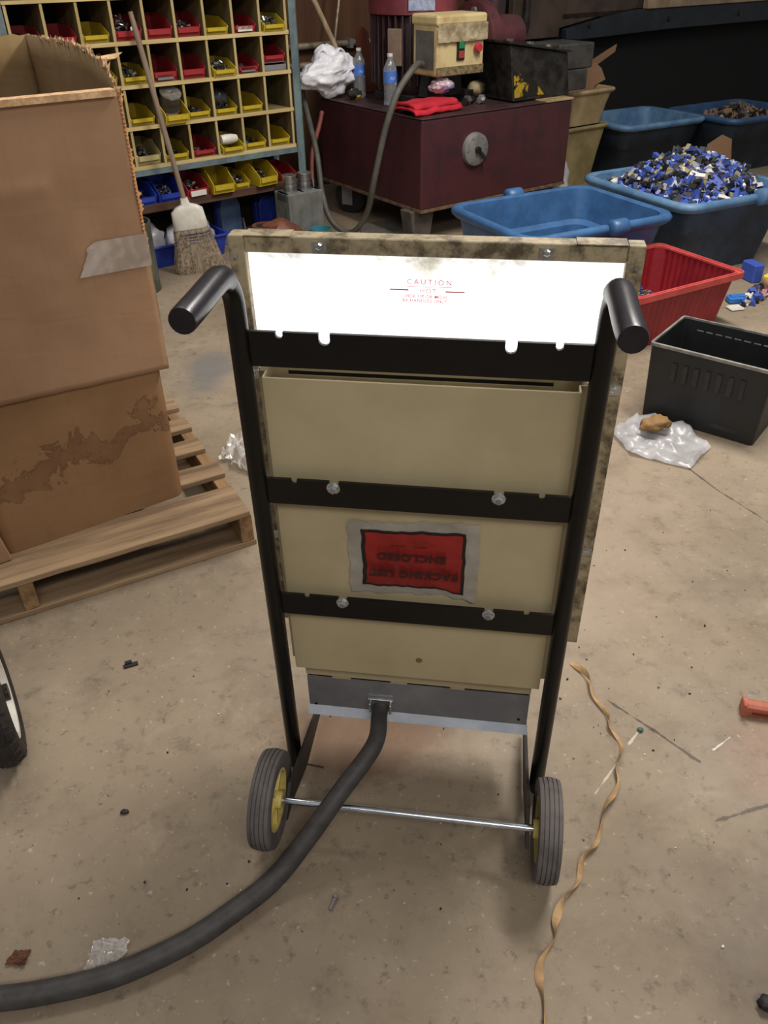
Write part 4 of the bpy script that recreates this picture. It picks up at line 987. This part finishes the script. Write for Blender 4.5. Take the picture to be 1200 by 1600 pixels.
# ------------------------------------------------------------------ dark hood
hood = thing('machine_hood', 'dark steel machine hood overhanging the tubs with a blue-black flange', 'machine', TO, TY)
NAVY = mat('navy_black_steel', '#2a3138', '#20262c', 6, .5, .2)
BRN = mat('grimy_brown_plate', '#56463b', '#3e332c', 4, .6, .1, bump=.1)
MB().prism([(2.37, .915), (2.52, .905), (3.6, .925), (6.5, .925), (6.5, 1.085), (3.2, 1.085), (2.9, 1.06), (2.5, 1.005), (2.36, .985)], 'y', 1.2, 1.26).build('flange', NAVY, hood, bevel=.004)
MB().box(3.28, 6.5, 1.18, 1.24, 1.087, 1.16).build('tan_ledge', mat('tan_ledge_wood', '#b09a7c', '#8e7860', 5, .7), hood, bevel=.004)
MB().prism([(1.84, .93), (2.35, .93), (2.35, .99), (2.9, 1.065), (3.26, 1.09), (3.26, 1.9), (1.84, 1.9)], 'y', 1.27, 1.33).build('front_plate', BRN, hood, bevel=.004)
MB().box(3.27, 6.5, 1.27, 1.33, 1.09, 1.9).build('upper_plate', BRN, hood)
MB().box(2.37, 6.5, 1.27, 1.9, 1.05, 1.085).build('roof_plate', DARK, hood); MB().box(2.0, 6.5, 1.34, 1.37, 0, 1.049).build('shade_backdrop', DARK, hood)  # second plate: near-black sheet added to darken the space under the hood
MB().box(2.2, 2.3, 1.24, 1.335, 0, .92).build('leg', GREASE, hood); MB().box(6.3, 6.45, 1.2, 1.335, 0, .90).build('leg', GREASE, hood)
for x in (2.62, 3.6, 4.6):
    MB().lathe([(.0001, 1.188), (.02, 1.188), (.02, 1.2), (.0001, 1.2)], (x, 0, 1.0), 'y', 8).build('bolt', GREASE, hood)
MB().lathe([(.03, 1.0), (.03, 1.5)], (1.95, 1.24, 0), 'z', 12).build('pipe_stub', GREASE, hood)

# ------------------------------------------------------------------ red crate, black bin
RL, RW, RH = .70, .55, .27; RY = .515
rc0 = V3((1.712, 3.70, 0)); ex = V3((cos(RY), sin(RY), 0)); ey = V3((-sin(RY), cos(RY), 0))
rcen = rc0 - ex * RL / 2 + ey * RW / 2
crate = thing('red_crate', 'red ribbed plastic crate with scrap in it beside the black bin', 'crate', rcen, RY)
def ribbed(hx_, hy_, z, amp, r=.03, per=.036):
    out = []
    n1, n2 = int(2 * (hx_ - r) / per) * 4, int(2 * (hy_ - r) / per) * 4
    N1, N2 = int(2 * (RL / 2 - .05) / per) * 4, int(2 * (RW / 2 - .05) / per) * 4
    def side(p0, p1, nrm, N):
        for k in range(N):
            f = k / N; o_ = amp if (k % 4) in (1, 2) else 0
            out.append((p0[0] + (p1[0] - p0[0]) * f + nrm[0] * o_, p0[1] + (p1[1] - p0[1]) * f + nrm[1] * o_, z))
    side((-hx_ + r, -hy_), (hx_ - r, -hy_), (0, -1), N1); side((hx_, -hy_ + r), (hx_, hy_ - r), (1, 0), N2)
    side((hx_ - r, hy_), (-hx_ + r, hy_), (0, 1), N1); side((-hx_, hy_ - r), (-hx_, -hy_ + r), (-1, 0), N2)
    return out
hx_, hy_ = RL / 2 - .02, RW / 2 - .02; tp_ = .035
MB().loft([ribbed(hx_ - tp_, hy_ - tp_, 0, .004), ribbed(hx_ - .004, hy_ - .004, RH - .035, .004), ribbed(hx_ - .004, hy_ - .004, RH - .012, 0), ribbed(hx_ - .008, hy_ - .008, RH - .012, 0), ribbed(hx_ - .008, hy_ - .008, RH - .035, .004), ribbed(hx_ - tp_ - .004, hy_ - tp_ - .004, .006, .004)]).build('crate_body', REDBIN, crate, smooth=25)
MB().loft([rrect(hx_ - .004, hy_ - .004, .03, RH - .030, 3), rrect(RL / 2, RW / 2, .035, RH - .028, 3), rrect(RL / 2, RW / 2, .035, RH, 3), rrect(RL / 2 - .007, RW / 2 - .007, .03, RH, 3), rrect(RL / 2 - .009, RW / 2 - .009, .03, RH - .008, 3), rrect(RL / 2 - .02, RW / 2 - .02, .03, RH - .008, 3), rrect(RL / 2 - .021, RW / 2 - .021, .03, RH - .003, 3), rrect(RL / 2 - .029, RW / 2 - .029, .03, RH - .003, 3), rrect(RL / 2 - .029, RW / 2 - .029, .03, RH - .012, 3)], False, False).build('crate_rim', REDRIM, crate, smooth=30)
RF = frame(rcen, RY)
chips('scrap_fill', 700, lambda: RF @ V3((lambda a, b, c: (a, b, .03 + (.12 - .22 * max(0, a + .05)) * c))(rnd.uniform(-.27, .12), rnd.uniform(-.18, .18), .45 + .55 * rnd.random())), (.010, .026), [SCRAP, SCRAPD, CARD, ZINC, mat('chip_blue_dark', '')], 'dark metal and wood scrap in the red crate', 'scrap')

BBY = -.672; bl0 = V3((1.006, 2.826, 0)); ex = V3((cos(BBY), sin(BBY), 0)); ey = V3((-sin(BBY), cos(BBY), 0))
BL_, BWd, BH_ = .455, .335, .305
bcen = bl0 + ex * BL_ / 2 + ey * BWd / 2
bb_ = thing('black_bin', 'empty black plastic bin with scuffed grey rim on the floor', 'bin', bcen, BBY)
R = [rrect(BL_ / 2 - .014, BWd / 2 - .014, .012, 0, 3), rrect(BL_ / 2 - .004, BWd / 2 - .004, .012, BH_ - .012, 3), rrect(BL_ / 2 - .0045, BWd / 2 - .0045, .012, BH_ - .004, 3), rrect(BL_ / 2 - .008, BWd / 2 - .008, .012, BH_ - .004, 3), rrect(BL_ / 2 - .018, BWd / 2 - .018, .012, .006, 3)]
MB().loft(R).build('bin_body', BLKBIN, bb_, smooth=30)
MB().loft([rrect(BL_ / 2 - .004, BWd / 2 - .004, .012, BH_ - .013, 3), rrect(BL_ / 2, BWd / 2, .013, BH_ - .012, 3), rrect(BL_ / 2, BWd / 2, .013, BH_ - .001, 3), rrect(BL_ / 2 - .002, BWd / 2 - .002, .013, BH_, 3), rrect(BL_ / 2 - .009, BWd / 2 - .009, .012, BH_, 3), rrect(BL_ / 2 - .009, BWd / 2 - .009, .012, BH_ - .008, 3)], False, False).build('bin_rim', BLKRIM, bb_, smooth=30)
for k in range(7):
    x = -.13 + k * .042
    MB().hexa([(x, -BWd / 2 + .0035, .17), (x + .018, -BWd / 2 + .0035, .17), (x + .018, -BWd / 2 + .008, .17), (x, -BWd / 2 + .008, .17), (x, -BWd / 2 + .0003, .245), (x + .018, -BWd / 2 + .0003, .245), (x + .018, -BWd / 2 + .005, .245), (x, -BWd / 2 + .005, .245)]).build('rib', mat('worn_black_rib', '#2b2c2b', '#202120', 20, .55), bb_)
sl = MB()
for k in range(9):
    x = -.16 + k * .037; sl.box(x, x + .026, BWd / 2 - .0125, BWd / 2 - .0095, .258, .262)
tag(sl.build('scuff_line', BLKRIM, bb_), kind='stuff')
MB().box(.05, .15, -BWd / 2 + .0105, -BWd / 2 + .0125, .03, .05).build('moulded_plate', MC['worn_black_rib'], bb_)

# ------------------------------------------------------------------ litter on the floor
bgp = [(.866, 2.663), (1.0, 2.80), (1.166, 2.70), (1.205, 2.55), (1.082, 2.404), (.9, 2.511)]
c0 = V3((1.03, 2.60, 0))
def bagf(a, b):
    an = a * 2 * pi; k = a * 6 % 6; i = int(k) % 6; f = k - int(k)
    e = V3((*bgp[i], 0)).lerp(V3((*bgp[(i + 1) % 6], 0)), f); p = c0.lerp(e, b)
    h = .008 + .035 * abs(nz(p.x * 11, p.y * 11, 3)) + .02 * abs(nz(p.x * 28, p.y * 28, 7)) + .03 * b ** 4 * max(0, nz(an * 1.2, 2))
    if i == 0 and b > .6: h += .05 * (b - .6)
    return (p.x, p.y, h * (1 if b < .97 else .5))
pb = MB().grid(bagf, 72, 16).build('poly_bag', CLEARB, smooth=60); tag(pb, 'crumpled clear plastic bag on the floor in front of the black bin', 'bag')
lump('paper_wad', (1.02, 2.65, .03), .05, mat('brown_paper', '#94734a', '#75572f', 8, .8, bump=.2), 'brown crumpled wad lying on the clear plastic bag', 'wad', (1.25, .75, .5), .3, 2.2, 6, .3)
def crinkle(name, pts4, amp, fq, m, label, cat, seed=0., nu=24, h0=.002):
    A_, B2, C2, D2 = [V3((*p, 0)) for p in pts4]
    def fn(a, b):
        p = A_.lerp(B2, a).lerp(D2.lerp(C2, a), b)
        edge = min(a, 1 - a, b, 1 - b)
        p += V3((nz(a * 6, b * 6, seed) * .1, nz(a * 6, b * 6, seed + 5) * .1, 0)) * (A_ - B2).length
        return (p.x, p.y, h0 + amp * (abs(nz(p.x * fq, p.y * fq, seed)) + .5 * abs(nz(p.x * fq * 2.5, p.y * fq * 2.5, seed + 2))))
    o = MB().grid(fn, nu, nu).build(name, m, smooth=25); tag(o, label, cat); return o
crinkle('cellophane_wrapper', [(-.558, .722), (-.495, .732), (-.488, .785), (-.556, .785)], .022, 55, CLEAR, 'crinkled clear cellophane wrapper lying against the black cable', 'wrapper', 1.)
crinkle('film_scrap', [(-.60, 2.53), (-.44, 2.38), (-.42, 2.58), (-.55, 2.68)], .09, 22, CLEAR, 'crumpled shiny plastic film beside the pallet corner', 'film', 4.)
lf = crinkle('dry_leaf', [(-.708, .742), (-.672, .738), (-.668, .766), (-.70, .768)], .012, 120, mat('dry_leaf_brown', '#6b4632', '#4c3022', 40, .9), 'small curled brown leaf on the floor near the cable', 'leaf', 7., 14)
oc = thing('orange_connector', 'orange plastic cable connector lying alone on the bare concrete', 'connector', (.885, 1.305, 0), -.25)
ORG = mat('orange_plastic', '#b8674e', '#9c523c', 14, .55)
MB().loft([[(x, y * s, max(0.001, .019 + z * s)) for y, z in ((-.017, -.018), (.017, -.018), (.017, .012), (.008, .018), (-.008, .018), (-.017, .012))] for x, s in ((-.032, 1.05), (-.022, 1.1), (-.0215, .92), (.025, .9), (.045, .6), (.07, .45))]).build('connector_body', ORG, oc, bevel=.002)
MB().hexa([(-.034, -.019, .001), (-.026, -.019, .001), (-.026, .019, .001), (-.034, .019, .001), (-.034, -.019, .041), (-.026, -.019, .041), (-.026, .019, .036), (-.034, .019, .036)]).build('connector_flange', ORG, oc, bevel=.002)
MB().box(-.01, .04, -.0185, -.0145, .013, .018).build('connector_slot', mat('orange_shadow', '#6b2a1c'), oc)
bt = thing('loose_bolt', 'small zinc bolt lying on the floor below the axle', 'bolt', (-.112, .846, 0), 1.2)
MB().lathe([(.0035, -.012), (.0035, .012)], (0, 0, .0045), 'x', 10).build('bolt_shank', GALV, bt, smooth=40); MB().lathe([(.006, .012), (.006, .016)], (0, 0, .006), 'x', 6).build('bolt_head', GALV, bt)
bk = thing('black_clip', 'small black plastic clip on the floor between tyre and cart', 'clip', (-.665, 1.497, 0), .4)
MB().box(-.018, .018, -.006, .006, 0, .006).box(-.014, .004, .002, .012, .006, .011).build('clip_body', RUBD, bk, bevel=.001)
lump('rubber_crumb', (-.57, 1.059, 0), .008, RUBD, 'tiny black rubber crumb on the bare floor by the cart wheel', 'crumb', (1.2, .7, .5), .4, 2, 2, 0, 2)
lump('teal_crumb', (.596, 1.258, 0), .008, mat('teal_bit', '#2f5c55'), 'tiny teal plastic crumb beside a chalk scratch on the floor', 'crumb', (1, .8, .5), .3, 2, 3, 0, 2)
lump('grey_pebble', (.652, .652, 0), .013, RUBD, 'black rubber lump at the near edge of the floor', 'lump', (1.2, 1, .8), .25, 2, 8, 0, 3)
wd = MB().box(-.03, .03, -.0018, .0018, 0, .003).build('wood_splinter', mat('splinter', '#4b3628')); wd.location = (-.175, 1.175, 0); wd.rotation_euler = (0, 0, -.25); tag(wd, 'thin brown wood splinter under the cart tray', 'splinter')
chips('floor_grit', 260, lambda: (lambda x, y: (x if y < 1.5 else abs(x) * .9 - .1, y, .0015))(rnd.uniform(-.75, 1.3), rnd.uniform(.75, 3.2)), (.0012, .004), [mat('grit_pale', '#d8d2c6'), RUBD, mat('grit_tan', '#7d6a55'), RUBD], 'scattered grit and tiny crumbs on the concrete floor', 'grit')
# trash pile by the red crate
PB = mat('bright_blue_plastic', '#3b7cc9', '#2f68b2', 10, .4)
blk = [((1.86, 4.03), .11, .045, .03, .1, PB, 'flat bright blue plastic block nearest the red crate'), ((2.10, 4.10), .10, .08, .06, .5, PB, 'chunky bright blue plastic block in the trash pile'), ((2.04, 4.36), .05, .09, .09, .3, mat('deep_blue_plastic', '#3a55b0'), 'deep blue block standing in the trash pile by the crate'), ((2.12, 4.27), .08, .06, .055, .8, mat('lemon_plastic', '#e0c640'), 'yellow plastic block among the blue trash pieces'), ((1.80, 3.93), .06, .05, .012, .2, WHITEP, 'white flat plastic piece at the edge of the trash')]
for (x, y), a_, b_, c_, rz, m_, l in blk:
    o = thing('plastic_block', l, 'plastic block', (x, y, 0), rz); a_ *= 1.25; b_ *= 1.25; c_ *= 1.1
    MB().box(-a_ / 2, a_ / 2, -b_ / 2, b_ / 2, .0, c_).build('block_body', m_, o, bevel=.006)
    if m_ is PB: MB().box(-a_ / 2 + .012, a_ / 2 - .012, -b_ / 2 + .01, b_ / 2 - .01, c_, c_ + .006).build('block_pad', m_, o, bevel=.003)
def trash():
    a = rnd.uniform(0, 1); b = rnd.uniform(-1, 1)
    return (1.95 + a * .75 + b * .12 * (1 + a), 4.05 + a * .75 + b * .1, .008 + .05 * rnd.random() * a)
chips('trash_scraps', 620, trash, (.012, .05), [SCRAPD, CARD, WHITEP, RUBD, mat('chip_grey', ''), mat('chip_tan', ''), mat('chip_black', ''), mat('pink_scrap', '#b06a70'), MC['chip_blue']], 'mixed plastic scraps strewn on the floor beyond the red crate', 'scraps')
lump('clear_bag', (2.42, 4.40, 0), .10, CLEARB, 'crumpled clear bag in the trash beyond the red crate', 'bag', (1, 1, .8), .35, 2.4, 12)
